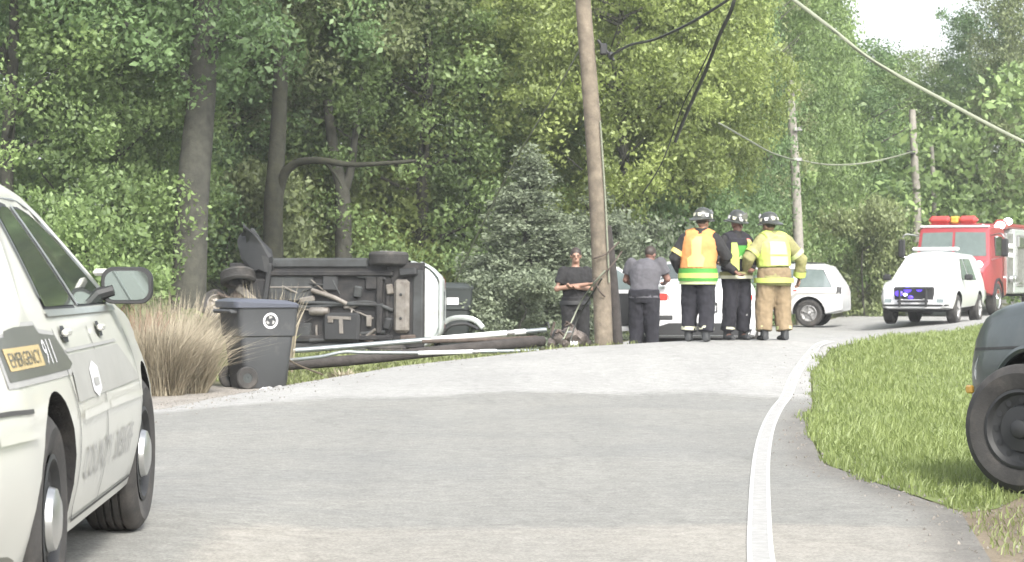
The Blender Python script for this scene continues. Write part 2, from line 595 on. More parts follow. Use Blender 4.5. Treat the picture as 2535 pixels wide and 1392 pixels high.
def asphalt(name, tones, speck=0.25, streak=0.06, cracks=0.0):
    """worn asphalt: stone grain, blotches, fine cracks and faint wheel-polished streaks.
    tones: list of (attribute or None, dark colour, light colour), later ones blended over the first by their attribute"""
    m = bpy.data.materials.new(name)
    m.use_nodes = True
    nt = m.node_tree
    b = nt.nodes['Principled BSDF']
    b.inputs['Roughness'].default_value = 0.9
    b.inputs['Specular IOR Level'].default_value = 0.22
    g = _tex(nt, 60, 4, 0.75)
    g2 = _tex(nt, 9, 6, 0.7)
    bl = _tex(nt, 0.55, 6, 0.66, dist=0.8)
    tc = nt.nodes.new('ShaderNodeTexCoord')
    mp = nt.nodes.new('ShaderNodeMapping')
    mp.inputs['Scale'].default_value = (1.3, 0.14, 1)
    mp.inputs['Rotation'].default_value = (0, 0, radians(8))
    st = nt.nodes.new('ShaderNodeTexNoise')
    st.inputs['Scale'].default_value = 1.3
    st.inputs['Detail'].default_value = 6
    nt.links.new(tc.outputs['Object'], mp.inputs['Vector'])
    nt.links.new(mp.outputs[0], st.inputs['Vector'])

    def mix(a_, b_, fac, mode='MIX'):
        x = nt.nodes.new('ShaderNodeMix')
        x.data_type = 'RGBA'
        x.blend_type = mode
        if isinstance(fac, (int, float)):
            x.inputs['Factor'].default_value = fac
        else:
            nt.links.new(fac, x.inputs['Factor'])
        nt.links.new(a_, x.inputs['A'])
        nt.links.new(b_, x.inputs['B'])
        return x.outputs['Result']

    col = None
    for at, lo, hi in tones:
        c = _ramp(nt, bl.outputs['Fac'], [(0.3, lo), (0.72, hi)]).outputs[0]
        if at is None:
            col = c
            continue
        an = nt.nodes.new('ShaderNodeAttribute')
        an.attribute_name = at
        ad = nt.nodes.new('ShaderNodeMath')
        ad.operation = 'MULTIPLY_ADD'
        nt.links.new(g2.outputs['Fac'], ad.inputs[0])
        ad.inputs[1].default_value = 0.55
        nt.links.new(an.outputs['Fac'], ad.inputs[2])
        f = _ramp(nt, ad.outputs[0], [(0.62, (0, 0, 0)), (0.98, (1, 1, 1))])
        col = mix(col, c, f.outputs[0])
    for n_, k in ((g, speck), (g2, speck * .5), (st, streak)):
        r = _ramp(nt, n_.outputs['Fac'], [(0.3, (1 - k,) * 3), (0.7, (1 + k,) * 3)])
        col = mix(col, r.outputs[0], 1.0, 'MULTIPLY')
    if cracks:
        vo = nt.nodes.new('ShaderNodeTexVoronoi')
        vo.feature = 'DISTANCE_TO_EDGE'
        vo.inputs['Scale'].default_value = 0.42
        wv = nt.nodes.new('ShaderNodeMix')
        wv.data_type = 'RGBA'
        wv.blend_type = 'ADD'
        wv.inputs['Factor'].default_value = 0.5
        nt.links.new(tc.outputs['Object'], wv.inputs['A'])
        nn = _tex(nt, 1.6, 5)
        nt.links.new(nn.outputs['Color'], wv.inputs['B'])
        nt.links.new(wv.outputs['Result'], vo.inputs['Vector'])
        r = _ramp(nt, vo.outputs['Distance'], [(0.0, (1 - cracks,) * 3), (0.012, (1, 1, 1))])
        col = mix(col, r.outputs[0], 1.0, 'MULTIPLY')
    nt.links.new(col, b.inputs['Base Color'])
    bp = nt.nodes.new('ShaderNodeBump')
    bp.inputs['Strength'].default_value = 0.35
    bp.inputs['Distance'].default_value = 0.012
    nt.links.new(g.outputs['Fac'], bp.inputs['Height'])
    nt.links.new(bp.outputs[0], b.inputs['Normal'])
    return m


# ground sheet out to the horizon
def ground_sheet():
    xs = np.unique(np.concatenate([np.arange(-14, 22, 0.5), np.linspace(-300, -14, 40), np.linspace(22, 300, 40)]))
    ys = np.unique(np.concatenate([np.arange(-10, 80, 0.5), np.linspace(-120, -10, 12), np.linspace(80, 700, 50)]))
    X, Y = np.meshgrid(xs, ys)
    Z = gz(X, Y) - 0.012
    nx, ny = len(xs), len(ys)
    me = bpy.data.meshes.new('ground')
    vs = np.stack([X.ravel(), Y.ravel(), Z.ravel()], 1)
    fs = [(j * nx + i, j * nx + i + 1, (j + 1) * nx + i + 1, (j + 1) * nx + i) for j in range(ny - 1) for i in range(nx - 1)]
    me.from_pydata(vs.tolist(), [], fs)
    return link('ground', me, ground_mat(), None, 60, kind='structure')


ground_sheet()
INNER = [(2.05, -15), (2.05, 9.9), (2.34, 12), (2.2, 13.5), (2.06, 15.2), (2.42, 19), (2.97, 22.8), (3.5, 27), (4.3, 31), (6.2, 38), (8.9, 46.5), (12.1, 58), (16, 72), (22, 92)]
OUTER = [(17, 96), (12, 80), (9.6, 71), (5.5, 62), (2.0, 45), (1.8, 37), (1.9, 32.6), (0.74, 31.75), (-1.44, 29.7), (-2.86, 25.0), (-3.35, 21.9), (-5.5, 18.8), (-9, 15), (-9, -15)]
APRON = [(2.05, 8.0), (6.5, 6.0), (6.5, 9.6), (2.75, 10.4), (2.34, 12)]
ROAD = [(2.05, -15)] + [(2.0, 8.0), (2.02, 9.6)] + INNER[2:] + OUTER
M['asphalt'] = asphalt('worn_asphalt', [(None, (0.157, 0.159, 0.152), (0.195, 0.194, 0.179)), ('pale_bank', (0.230, 0.231, 0.224), (0.268, 0.268, 0.258)), ('dash_reflection', (0.196, 0.192, 0.176), (0.236, 0.226, 0.202)), ('crumbled', (0.105, 0.103, 0.097), (0.165, 0.158, 0.142))], 0.34, 0.06, 0.12)
M['gravel'] = asphalt('gravel_shoulder', [(None, (0.160, 0.148, 0.132), (0.272, 0.256, 0.232))], 0.5, 0.1)
M['paint_line'] = mat('road_paint', (0.375, 0.375, 0.362), 0.7, var=0.08, scale=5, dirt=(0.288, 0.288, 0.280), dirt_at=0.60, dirt_scale=14)
M['paint_worn'] = mat('worn_road_paint', (0.275, 0.275, 0.266), 0.8, var=0.10, scale=7, dirt=(0.215, 0.215, 0.209), dirt_at=0.55, dirt_scale=16)
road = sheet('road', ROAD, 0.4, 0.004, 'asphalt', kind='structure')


def road_wear(me):
    """where the surface is paler (the banked outer part), painted with a dashboard reflection, or crumbling"""
    v = np.empty(len(me.vertices) * 3, np.float32)
    me.vertices.foreach_get('co', v)
    x, y = v[0::3], v[1::3]
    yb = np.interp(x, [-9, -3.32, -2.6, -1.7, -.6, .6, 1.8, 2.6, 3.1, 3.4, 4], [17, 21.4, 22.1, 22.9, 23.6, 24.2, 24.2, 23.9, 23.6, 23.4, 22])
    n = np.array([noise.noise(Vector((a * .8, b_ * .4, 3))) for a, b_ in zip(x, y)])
    pale_bank = np.clip((y - yb + 1.0 * n) / 1.5 + .5, 0, 1)
    dash_reflection = np.clip((11.5 + .5 * n - y) / .5, 0, 1) * np.clip((x + 1.45 + .25 * n) / .25, 0, 1)  # lighter near patch: dashboard reflection painted into the asphalt colour
    xr = np.interp(y, [p[1] for p in INNER[1:]], [p[0] for p in INNER[1:]])
    crumbled = np.clip(1 - (xr - x) / .5, 0, 1) * np.clip((24 - y) / 3, 0, 1) * .9
    for nm, a_ in (('pale_bank', pale_bank), ('dash_reflection', dash_reflection), ('crumbled', crumbled)):
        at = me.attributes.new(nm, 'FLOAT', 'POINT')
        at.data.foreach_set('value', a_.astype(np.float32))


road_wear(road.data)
LINE = smooth_path([(.45, -15), (.5, 0), (.72, 5), (.90, 8), (1.07, 9.88), (1.226, 11.4), (1.57, 14.55), (1.87, 17.1), (2.18, 19.5), (2.54, 22), (2.86, 24), (3.33, 27), (4.10, 31), (4.6, 33.2)], 8)
LINE = [(p.x, p.y) for p in LINE]
el = thing('edge_line', 'faded white edge line curving along the grass verge of the road', 'road marking', (1.2, 11, 0.01))
el['kind'] = 'structure'
for nm, a, b_, mt, zo in (('painted_edge', -.060, -.038, 'paint_line', .009), ('painted_edge', .038, .060, 'paint_line', .009), ('worn_centre', -.038, .038, 'paint_worn', .008)):
    o = sheet(nm, strip(LINE, a, b_), 0.6, zo, mt, el)
    o.matrix_parent_inverse = Matrix.Translation(-Vector(el.location))
OUTLINE = smooth_path([(-5.4, 18.95), (-3.3, 22.0), (-2.79, 24.9), (-1.40, 29.5), (0.74, 31.55), (2.4, 32.15), (3.9, 33.3)], 6)
gl = [(-4.2, 19.6), (-3.36, 21.9), (-2.9, 24.6), (-2.4, 27.2), (-2.9, 28.4), (-3.9, 29.2), (-5.0, 28), (-6.5, 24), (-6.5, 18)]
sheet('gravel_shoulder', gl, 0.4, 0.004, 'gravel', kind='structure')
dv = [(1.9, 8.6), (6.5, 6.0), (9, 7), (9, 16), (4.2, 15.2), (2.9, 13.7), (2.3, 12.6), (2.1, 10.8)]
M['dirt'] = asphalt('dry_dirt', [(None, (0.120, 0.098, 0.068), (0.192, 0.164, 0.124))], 0.3, 0.12)
sheet('dirt_driveway', dv, 0.4, 0.0, 'dirt', kind='structure')
# ------------------------------------------------------------------ vegetation
def leaves_mesh(name, C, R, N, size, tone, aspect=0.55, flat=0.6, droop=0.0):
    """leaf-sized rhombs scattered in clumps. C centres (k,3), R radii, N leaves per clump, tone per clump"""
    k = len(C)
    idx = np.repeat(np.arange(k), N)
    n = len(idx)
    d = RNG.normal(size=(n, 3))
    d /= np.linalg.norm(d, axis=1)[:, None]
    rad = RNG.random(n) ** 0.45
    p = C[idx] + d * (rad * R[idx])[:, None] * np.array([1, 1, 0.75])
    nrm = RNG.normal(size=(n, 3)) * np.array([1, 1, 0.8]) + np.array([0, 0, flat])
    nrm /= np.linalg.norm(nrm, axis=1)[:, None]
    a = np.cross(nrm, RNG.normal(size=(n, 3)))
    a /= np.linalg.norm(a, axis=1)[:, None]
    if droop:
        a = a + np.array([0, 0, -droop])
        a /= np.linalg.norm(a, axis=1)[:, None]
    b = np.cross(nrm, a)
    s = size * np.clip(RNG.lognormal(-.05, .32, n), .35, 2.0)[:, None]
    V = np.empty((n, 4, 3))
    V[:, 0] = p - a * s * 0.5
    V[:, 1] = p + b * s * 0.5 * aspect + a * s * 0.08
    V[:, 2] = p + a * s * 0.5
    V[:, 3] = p - b * s * 0.5 * aspect + a * s * 0.08
    return quads_mesh(name, V, np.clip(tone[idx], 0, 1))


def quads_mesh(name, V, tone):
    n = len(V)
    me = bpy.data.meshes.new(name)
    me.vertices.add(n * 4)
    me.vertices.foreach_set('co', V.reshape(-1).astype(np.float32))
    me.loops.add(n * 4)
    me.loops.foreach_set('vertex_index', np.arange(n * 4, dtype=np.int32))
    me.polygons.add(n)
    me.polygons.foreach_set('loop_start', np.arange(0, n * 4, 4, dtype=np.int32))
    at = me.attributes.new('tone', 'FLOAT', 'POINT')
    at.data.foreach_set('value', np.repeat(tone, 4).astype(np.float32))
    me.update(calc_edges=True)
    return me


def crown_mesh(name, r, z0, z1, clumps, per, size, cr=0.62, shape='round', tonevar=0.22, seed=1, flat=0.6):
    rng = np.random.default_rng(seed)
    out = []
    while len(out) < clumps:
        q = rng.normal(size=3)
        q /= np.linalg.norm(q)
        rr = rng.random() ** 0.33
        x, y, zz = q * rr
        t = (zz + 1) / 2
        z = z0 + (z1 - z0) * t
        if shape == 'cone':
            z = z0 + (z1 - z0) * (1 - math.sqrt(rng.random()))
            ww = r * (1.02 - (z - z0) / (z1 - z0)) * rng.uniform(0.55, 1.0)
            an = rng.random() * 2 * pi
            x, y = cos(an) * ww / r, sin(an) * ww / r
        elif shape == 'wall':      # forest edge: foliage hangs to the ground
            z = z0 + (z1 - z0) * rng.random() ** 0.9
            ww = rng.random() ** 0.4 * (1 - 0.5 * max(0, (z - z0) / (z1 - z0) - 0.5))
            an = rng.random() * 2 * pi
            x, y = cos(an) * ww, sin(an) * ww
        # uneven outline
        k = 1 + 0.30 * noise.noise(Vector((x * 2.1 + seed * 3.1, y * 2.1, z * 0.35)))
        if noise.noise(Vector((x * r * 0.5 + seed, y * r * 0.5 + 7, z * 0.5))) < -0.30:
            continue               # gaps
        out.append((x * r * k, y * r * k, z))
    C = np.array(out)
    R = cr * rng.uniform(0.6, 1.35, clumps)
    tone = 0.28 + tonevar * rng.normal(size=clumps) * 0.6
    N = (per * rng.uniform(0.6, 1.4, clumps)).astype(int)
    return leaves_mesh(name, C, R, N, size, tone, flat=flat)


def limb_paths(mb, base, h, r, n, seed, spread=2.6, zmin=0.35):
    rng = random.Random(seed)
    for i in range(n):
        z = h * rng.uniform(zmin - .12, 0.95)
        a = rng.uniform(0, 2 * pi)
        L = spread * rng.uniform(0.6, 1.2)
        p0 = Vector(base) + Vector((0, 0, z))
        p1 = p0 + Vector((cos(a) * L * .5, sin(a) * L * .5, L * .22))
        p2 = p0 + Vector((cos(a + .3) * L, sin(a + .3) * L, L * .55))
        mb.tube([p0, p1, p2], [r * .32, r * .2, r * .06], 5)


def trunk_mesh(name, path, r0, r1, seed=0, n=12, limbs=0, spread=2.6, flare=1.35):
    mb = MB()
    path = smooth_path(path, 4)
    m = len(path)
    rs = []
    for i in range(m):
        t = i / (m - 1)
        r = r0 + (r1 - r0) * t
        if t < 0.12:
            r *= 1 + (flare - 1) * (1 - t / 0.12) ** 2
        rs.append(r * (1 + 0.06 * noise.noise(Vector((seed, t * 9, 0)))))
    mb.tube(path, rs, n)
    if limbs:
        limb_paths(mb, path[0], path[-1].z - path[0].z, r0, limbs, seed, spread)
    return mb


CROWNS = {
    'broad': [crown_mesh('crown', 4.3, 0.9, 12.5, 430, 165, 0.115, 0.68, 'wall', seed=s) for s in (11, 12, 13)],
    'lime': [crown_mesh('crown', 4.3, 2.6, 12.5, 380, 160, 0.125, 0.62, 'round', seed=s, tonevar=0.3) for s in (21, 22)],
    'cedar': [crown_mesh('crown', 2.5, 0.2, 8.6, 420, 120, 0.115, 0.42, 'cone', seed=s, flat=0.2) for s in (31, 32)],
    'bush': [crown_mesh('foliage', 1.5, 0.0, 2.4, 110, 130, 0.10, 0.42, 'wall', seed=s) for s in (41, 42)],
    'column': [crown_mesh('crown', 2.4, 0.4, 11.5, 310, 160, 0.112, 0.6, 'wall', seed=s) for s in (51, 52)],
    'high': [crown_mesh('crown', 4.6, 4.6, 13.5, 380, 140, 0.125, 0.66, 'round', seed=s) for s in (61, 62)],
}
TRUNKS = {}
for k_, (hh, rr, nl) in {'broad': (9.5, 0.20, 20), 'lime': (10, 0.2, 22), 'cedar': (7.5, 0.14, 0), 'bush': (1.6, 0.04, 6), 'column': (9.5, 0.15, 12), 'high': (11, 0.22, 12)}.items():
    TRUNKS[k_] = trunk_mesh('trunk', [(0, 0, -.2), (0.08, 0.05, hh * .4), (-0.1, 0.1, hh * .75), (0.05, 0, hh)], rr, rr * .35, seed=len(k_), n=9, limbs=nl, spread=2.6 if k_ != 'bush' else 0.7).mesh('trunk')


def tree(name, label, kind, u, Y, leaf, sc=1.0, zs=1.0, rz=None, var=0, cat='tree', group=None, bark='bark', dz=0.0):
    b = on_ground(u, Y)
    r = random.Random(int(u * 7 + Y * 13))
    t = thing(name, label, cat, b + Vector((0, 0, dz)), r.uniform(0, 6.28) if rz is None else rz, group)
    t.scale = (sc, sc, sc * zs)
    for src, nm, m in ((CROWNS[kind][var % len(CROWNS[kind])], 'foliage' if kind == 'bush' else 'crown', leaf), (TRUNKS[kind], 'stem' if kind == 'bush' else 'trunk', bark)):
        if not src.materials:
            src.materials.append(M[m])
        o = bpy.data.objects.new(nm, src)
        o.material_slots[0].link = 'OBJECT'      # alike crowns share one mesh, each with its own leaves' colour
        o.material_slots[0].material = M[m]
        COL.objects.link(o)
        o.parent = t
    return t


MESHES = {}
# ---- three trees whose bare trunks show behind the overturned vehicle
def trunk_tree(name, label, pts, r0, r1, extra, bark, crown=None, Y=50, n=14):
    b = Vector(pts[0])
    b.z = gz1(b.x, b.y)
    t = thing(name, label, 'tree', b)
    mb = MB()
    path = smooth_path([b - Vector((0, 0, .3))] + [Vector(p) for p in pts[1:]], 5)
    m = len(path)
    mb.tube(path, [(r0 + (r1 - r0) * i / (m - 1)) * (1 + .05 * noise.noise(Vector((i * .9, r0 * 50, 0)))) for i in range(m)], n)
    mb.build('trunk', bark, t, 50, off=b)
    for pth, ra, rb in extra:
        q = MB()
        sp = smooth_path(pth, 6)
        q.tube(sp, [ra + (rb - ra) * i / (len(sp) - 1) for i in range(len(sp))], 9)
        q.build('limb', bark, t, 50, off=b)
    if crown:
        kind, leaf, var, off, sc = crown
        me = CROWNS[kind][var]
        if not me.materials:
            me.materials.append(M[leaf])
        o = link('crown', me, None, t, 0, loc=off)
        o.material_slots[0].link = 'OBJECT'
        o.material_slots[0].material = M[leaf]
        o.scale = sc
    return t


trunk_tree('pine_tree', 'tall thick straight grey brown trunk behind the broken front wheel of the overturned vehicle',
           [P(462, 730, 50), P(475, 520, 50), P(497, 250, 50.4), P(512, 0, 51), P(525, -600, 52)], 0.39, 0.26,
           [([P(497, 235, 50.4), P(420, 150, 50.2), P(330, 70, 50), P(230, 30, 49.6)], .10, .03), ([P(505, 130, 50.4), P(575, 90, 50), P(650, 130, 49.6)], .08, .02)], 'bark',
           ('high', 'leaf_dark', 0, (0.4, -0.6, 0.6), (1, 1, 1)))
trunk_tree('oak_tree', 'dark oak with one long limb arching out level above the overturned vehicle',
           [P(678, 760, 56), P(676, 560, 56), P(682, 430, 56), P(690, 300, 56.3), P(700, 60, 57)], 0.27, 0.17,
           [([P(690, 480, 56), P(705, 430, 55.8), P(740, 402, 55.6), P(800, 398, 55.2), P(870, 408, 55), P(960, 404, 54.6), P(1030, 398, 54.4)], .13, .035),
            ([P(800, 398, 55.2), P(830, 430, 55.2), P(850, 470, 55.2)], .05, .02)], 'bark_dark',
           ('high', 'leaf_olive', 1, (1.0, 1.5, 2.0), (1, 1, 1)))
trunk_tree('maple_tree', 'grey forked trunk standing next beyond the arching oak limb',
           [P(852, 740, 60), P(850, 560, 60), P(846, 460, 60), P(830, 400, 60.2), P(810, 250, 60.6)], 0.25, 0.12,
           [([P(850, 480, 60), P(868, 420, 60), P(880, 330, 60.4), P(900, 180, 61)], .14, .06)], 'bark',
           ('high', 'leaf_mid', 0, (-0.4, 1.4, 2.4), (.8, .8, 1)))
# ---- the leafy trees, each at its own place
TREES = [
    # u, Y, kind, leaf, scale, z scale, variant, label
    (20, 50, 'broad', 'leaf_mid', .95, 1.0, 0, 'leafy green tree rising right behind the roof of the near cruiser'),
    (150, 57, 'broad', 'leaf_dark', 1.0, 1.0, 1, 'dark shady tree behind the windscreen pillar of the near cruiser'),
    (290, 53, 'column', 'leaf_mid', .95, 1.0, 0, 'slim green tree between the cruiser mirror and the thick pine trunk'),
    (395, 62, 'broad', 'leaf_dark', 1.0, 1.0, 2, 'deep green tree directly behind the thick pine trunk'),
    (570, 64, 'broad', 'leaf_olive', .9, 1.0, 0, 'olive green tree between the pine trunk and the arching oak'),
    (745, 70, 'broad', 'leaf_lime', .95, 1.0, 1, 'bright yellowish tree seen under the arching oak limb'),
    (905, 67, 'broad', 'leaf_mid', 1.0, 1.0, 2, 'green tree just past the forked grey trunk'),
    (1050, 63, 'broad', 'leaf_mid', 1.05, 1.0, 0, 'full green tree above the rear bumper of the overturned vehicle'),
    (1190, 66, 'broad', 'leaf_lime', 1.0, 1.0, 2, 'light green tree behind the slanting guy wire'),
    (1330, 70, 'broad', 'leaf_mid', 1.0, 1.0, 1, 'green tree towering behind the grey cedar and the officer'),
    (1540, 60, 'lime', 'leaf_lime', .85, 1.1, 0, 'yellow green tree just past the big utility pole'),
    (1690, 62, 'lime', 'leaf_lime', .66, 1.4, 1, 'yellow green tree with open branches above the firefighter in the orange vest'),
    (1490, 74, 'broad', 'leaf_mid', 1.0, 1.0, 2, 'mid green tree hidden behind the big utility pole'),
    (1650, 72, 'broad', 'leaf_olive', 1.0, 1.0, 0, 'dull olive tree behind the man in the grey shirt'),
    (1800, 67, 'column', 'leaf_dark', .75, 1.4, 1, 'dark green tree behind the helmets of the firefighters'),
    (1900, 76, 'broad', 'leaf_mid', .75, 1.4, 1, 'bushy green tree behind the slim pale pole'),
    (1930, 82, 'broad', 'leaf_mid', .72, 1.75, 0, 'tall green tree bordering the patch of open sky'),
    (2090, 88, 'column', 'leaf_dark', 1.0, .86, 0, 'narrow dark tree behind the white utility vehicle'),
    (2215, 98, 'broad', 'leaf_mid', .85, .92, 2, 'rounded tree whose top stands below the patch of open sky'),
    (2345, 104, 'broad', 'leaf_olive', .9, .93, 1, 'olive tree behind the light bar of the fire engine'),
    (2490, 98, 'broad', 'leaf_dark', .8, 1.22, 0, 'broad dark tree behind the fire engine with ragged top'),
    (2640, 92, 'broad', 'leaf_olive', .9, 1.4, 2, 'olive tree at the outermost edge beyond the fire engine body'),
    (1870, 92, 'broad', 'leaf_olive', .9, 1.3, 2, 'olive tree filling the gap beyond the slim pale pole'),
]
for (u, Y, k, lf, s_, zs_, va, lb) in TREES:
    tree('broadleaf_tree', lb, k, u, Y, lf, s_, zs_, None, va, 'tree', 'trees of the roadside wood')
tree('cedar_tree', 'grey green cedar with branches down to the ground beside the officer', 'cedar', 1310, 48, 'leaf_cedar', .85, .56, .4, 0)
tree('cedar_tree', 'smaller grey green cedar half hidden behind the big utility pole', 'cedar', 1470, 53, 'leaf_cedar', .70, .60, 1.9, 1)
SHRUBS = [
    (745, 63, 'leaf_lime', 1.5, 1.25, 0, 'bright lime shrub just above the dark upper edge of the tipped car'),
    (960, 64, 'leaf_lime', 1.5, 1.2, 1, 'bright lime shrub behind the raised rear wheel of the tipped car'),
    (575, 58, 'leaf_olive', 1.4, 1.2, 0, 'dull shrub behind the torn off fender'),
    (210, 46, 'leaf_mid', 1.1, 1.1, 1, 'green shrub beyond the door mirror of the near cruiser'),
    (1190, 50, 'leaf_mid', .9, .9, 1, 'low green shrub beside the second bin'),
    (1290, 45, 'leaf_cedar', .75, .8, 0, 'low grey green shrub behind the white conduit ends'),
    (1585, 54, 'leaf_cedar', 1.0, 1.1, 1, 'pale brushy shrub above the open car door'),
    (2140, 74, 'leaf_olive', 1.0, 1.5, 0, 'tall olive shrub between the white utility vehicle and the patrol car'),
    (1720, 60, 'leaf_dark', 1.2, 1.2, 1, 'dark shrub behind the firefighter in the orange vest'),
    (1860, 70, 'leaf_mid', 1.1, 1.3, 0, 'green shrub behind the firefighter in tan trousers'),
]
for (u, Y, lf, s_, zs_, va, lb) in SHRUBS:
    tree('shrub', lb, 'bush', u, Y, lf, s_, zs_, None, va, 'shrub', 'shrubs at the foot of the wood')


def woods():
    rng = np.random.default_rng(5)
    n = 6600
    Y = rng.uniform(80, 128, n)
    u = rng.uniform(-1500, 3700, n)
    x = (u - CU) / F * Y
    top = np.interp(u, [-1500, 1900, 2080, 2150, 2230, 2340, 2420, 2480, 3700], [15, 15, 13, 8.6, 8.2, 8.2, 9.5, 10.5, 11]) * (Y / 105)
    top = top * (1 + .12 * np.sin(u / 37.0) * np.cos(Y / 5))
    z = rng.random(n) ** 0.9 * top
    C = np.stack([x, Y, gz(x, Y) + z], 1)
    tone = 0.24 + 0.16 * rng.normal(size=n)
    me = leaves_mesh('woods', C, rng.uniform(.6, 1.3, n), np.full(n, 48), .27, tone)
    link('woods', me, 'leaf_mid', None, 0, kind='stuff')
    n = 900
    Y = rng.uniform(40, 78, n)
    u = rng.uniform(-100, 2650, n)
    x = (u - CU) / F * Y
    keep = ~inside(ROAD, x, Y) & (Y > np.interp(u, [0, 300, 1100, 1700, 2100, 2600], [40, 46, 47, 50, 70, 78]))
    x, Y, u = x[keep], Y[keep], u[keep]
    C = np.stack([x, Y, gz(x, Y) + rng.uniform(0, .7, len(x))], 1)
    me = leaves_mesh('undergrowth', C, rng.uniform(.3, .7, len(x)), np.full(len(x), 60), .15, 0.3 + .2 * rng.normal(size=len(x)))
    link('undergrowth', me, 'leaf_olive', None, 0, kind='stuff')


woods()


def blades_mesh(name, B, H, lean, az, wid, tone):
    """grass blades with a bent tip; one row per blade"""
    n = len(B)
    d = np.stack([np.cos(az), np.sin(az), 0 * az], 1)
    s = np.stack([-np.sin(az + .8), np.cos(az + .8), 0 * az], 1) * (wid / 2)[:, None]
    up = np.array([0, 0, 1.0])
    mid = B + up * (H * .55)[:, None] + d * (H * lean * .35)[:, None]
    tip = B + up * (H * (1 - .22 * lean))[:, None] + d * (H * lean)[:, None]
    V = np.empty((n, 5, 3))
    V[:, 0], V[:, 1] = B - s, B + s
    V[:, 2], V[:, 3] = mid + s * .8, mid - s * .8
    V[:, 4] = tip
    me = bpy.data.meshes.new(name)
    me.vertices.add(n * 5)
    me.vertices.foreach_set('co', V.reshape(-1).astype(np.float32))
    li = (np.arange(n)[:, None] * 5 + np.array([0, 1, 2, 3, 3, 2, 4])).reshape(-1).astype(np.int32)
    me.loops.add(len(li))
    me.loops.foreach_set('vertex_index', li)
    me.polygons.add(n * 2)
    me.polygons.foreach_set('loop_start', (np.arange(n)[:, None] * 7 + np.array([0, 4])).reshape(-1).astype(np.int32))
    at = me.attributes.new('tone', 'FLOAT', 'POINT')
    at.data.foreach_set('value', np.repeat(np.clip(tone, 0, 1), 5).astype(np.float32))
    me.update(calc_edges=True)
    return me


def grass(name, poly, n, h0, h1, wid, m, near=10.0, tone0=.25):
    xs, ys = zip(*poly)
    rng = np.random.default_rng(len(name) + n)
    x = rng.uniform(min(xs), max(xs), n * 3)
    y = near * (max(ys) / near) ** rng.random(n * 3) if near else rng.uniform(min(ys), max(ys), n * 3)
    jx = np.array([noise.noise(Vector((a * 1.7, b_ * 1.7, 9))) + .6 * noise.noise(Vector((a * 6, b_ * 6, 2))) for a, b_ in zip(x, y)])
    k = inside(poly, x - .16 * jx, y + .16 * jx) & (y >= min(ys) - .2)
    x, y = x[k][:n], y[k][:n]
    q = np.array([noise.noise(Vector((a * .9, b_ * .5, 0))) for a, b_ in zip(x, y)])
    q2 = np.array([noise.noise(Vector((a * 4, b_ * 3, 5))) for a, b_ in zip(x, y)])
    H = rng.uniform(h0, h1, len(x)) * (1 + .5 * q + .35 * q2)
    B = np.stack([x, y, gz(x, y) - .01], 1)
    W = wid * rng.uniform(.6, 1.4, len(x)) * (1 + (y - 12) / 26)
    me = blades_mesh(name, B, H, rng.uniform(.1, .9, len(x)), rng.uniform(0, 6.28, len(x)), W, tone0 + .25 * q + .18 * q2 + .08 * rng.normal(size=len(x)))
    return link(name, me, m, None, 0, kind='stuff')


VERGE = INNER[2:] + [(30, 92), (30, 22), (9, 15.5), (4.2, 14.8), (3.0, 13.3), (2.55, 12.2)]
VERGE_IN = [(x + .02, y) for x, y in VERGE]
sheet('verge', VERGE_IN, 0.8, 0.003, mat('verge_soil', (0.10, 0.13, 0.035), 0.95, var=0.3, scale=3), kind='structure')
grass('verge_grass', [p for p in VERGE_IN if p[1] < 60] + [(20, 60), (20, 22), (9, 15.5)][0:0] if False else INNER[2:12] + [(20, 58), (9, 30), (6, 18), (4.2, 14.8), (3.0, 13.3), (2.55, 12.2)], 160000, .03, .11, .008, 'grass', 11.0, .38)
BANK = [(-2.40, 27.6), (-1.5, 29.85), (0.74, 31.9), (1.85, 32.7), (1.75, 37), (-1, 44), (-9, 44), (-9, 31), (-3.4, 30.4)]
grass('bank_grass', BANK, 22000, .03, .10, .012, 'grass_rough', 24.0, .42)
grass('dry_verge', [(2.15, 9.2), (2.5, 9.2), (2.75, 11), (3.3, 12.6), (4.6, 14.2), (4.4, 15.0), (2.95, 13.5), (2.45, 12.3), (2.2, 11.0)], 2400, .02, .08, .008, 'grass_rough', 9.0, .55)
grass('roadside_weeds', [(-9, 17), (-6.4, 17.6), (-6.4, 24), (-5, 28.2), (-4, 29.4), (-4, 42), (-12, 42)], 16000, .10, .5, .014, 'grass_rough', 16.0, .25)


def clump(name, label, cat, c, rad, n, h0, h1, lean, wid, m, tone0, seed, group=None):
    rng = np.random.default_rng(seed)
    an = rng.uniform(0, 6.28, n)
    rr = rad * rng.random(n) ** .6
    B = np.stack([rr * np.cos(an), rr * np.sin(an), np.full(n, -.03)], 1)
    H = rng.uniform(h0, h1, n)
    me = blades_mesh(name, B, H, lean * rng.uniform(.1, 1.9, n) * np.where(rng.random(n) < .12, 1.7, 1), an + rng.normal(0, .6, n), wid * rng.uniform(.5, 1.4, n), tone0 + .22 * rng.normal(size=n))
    o = link(name, me, m, None, 0, loc=c)
    return tag(o, label, cat, group)


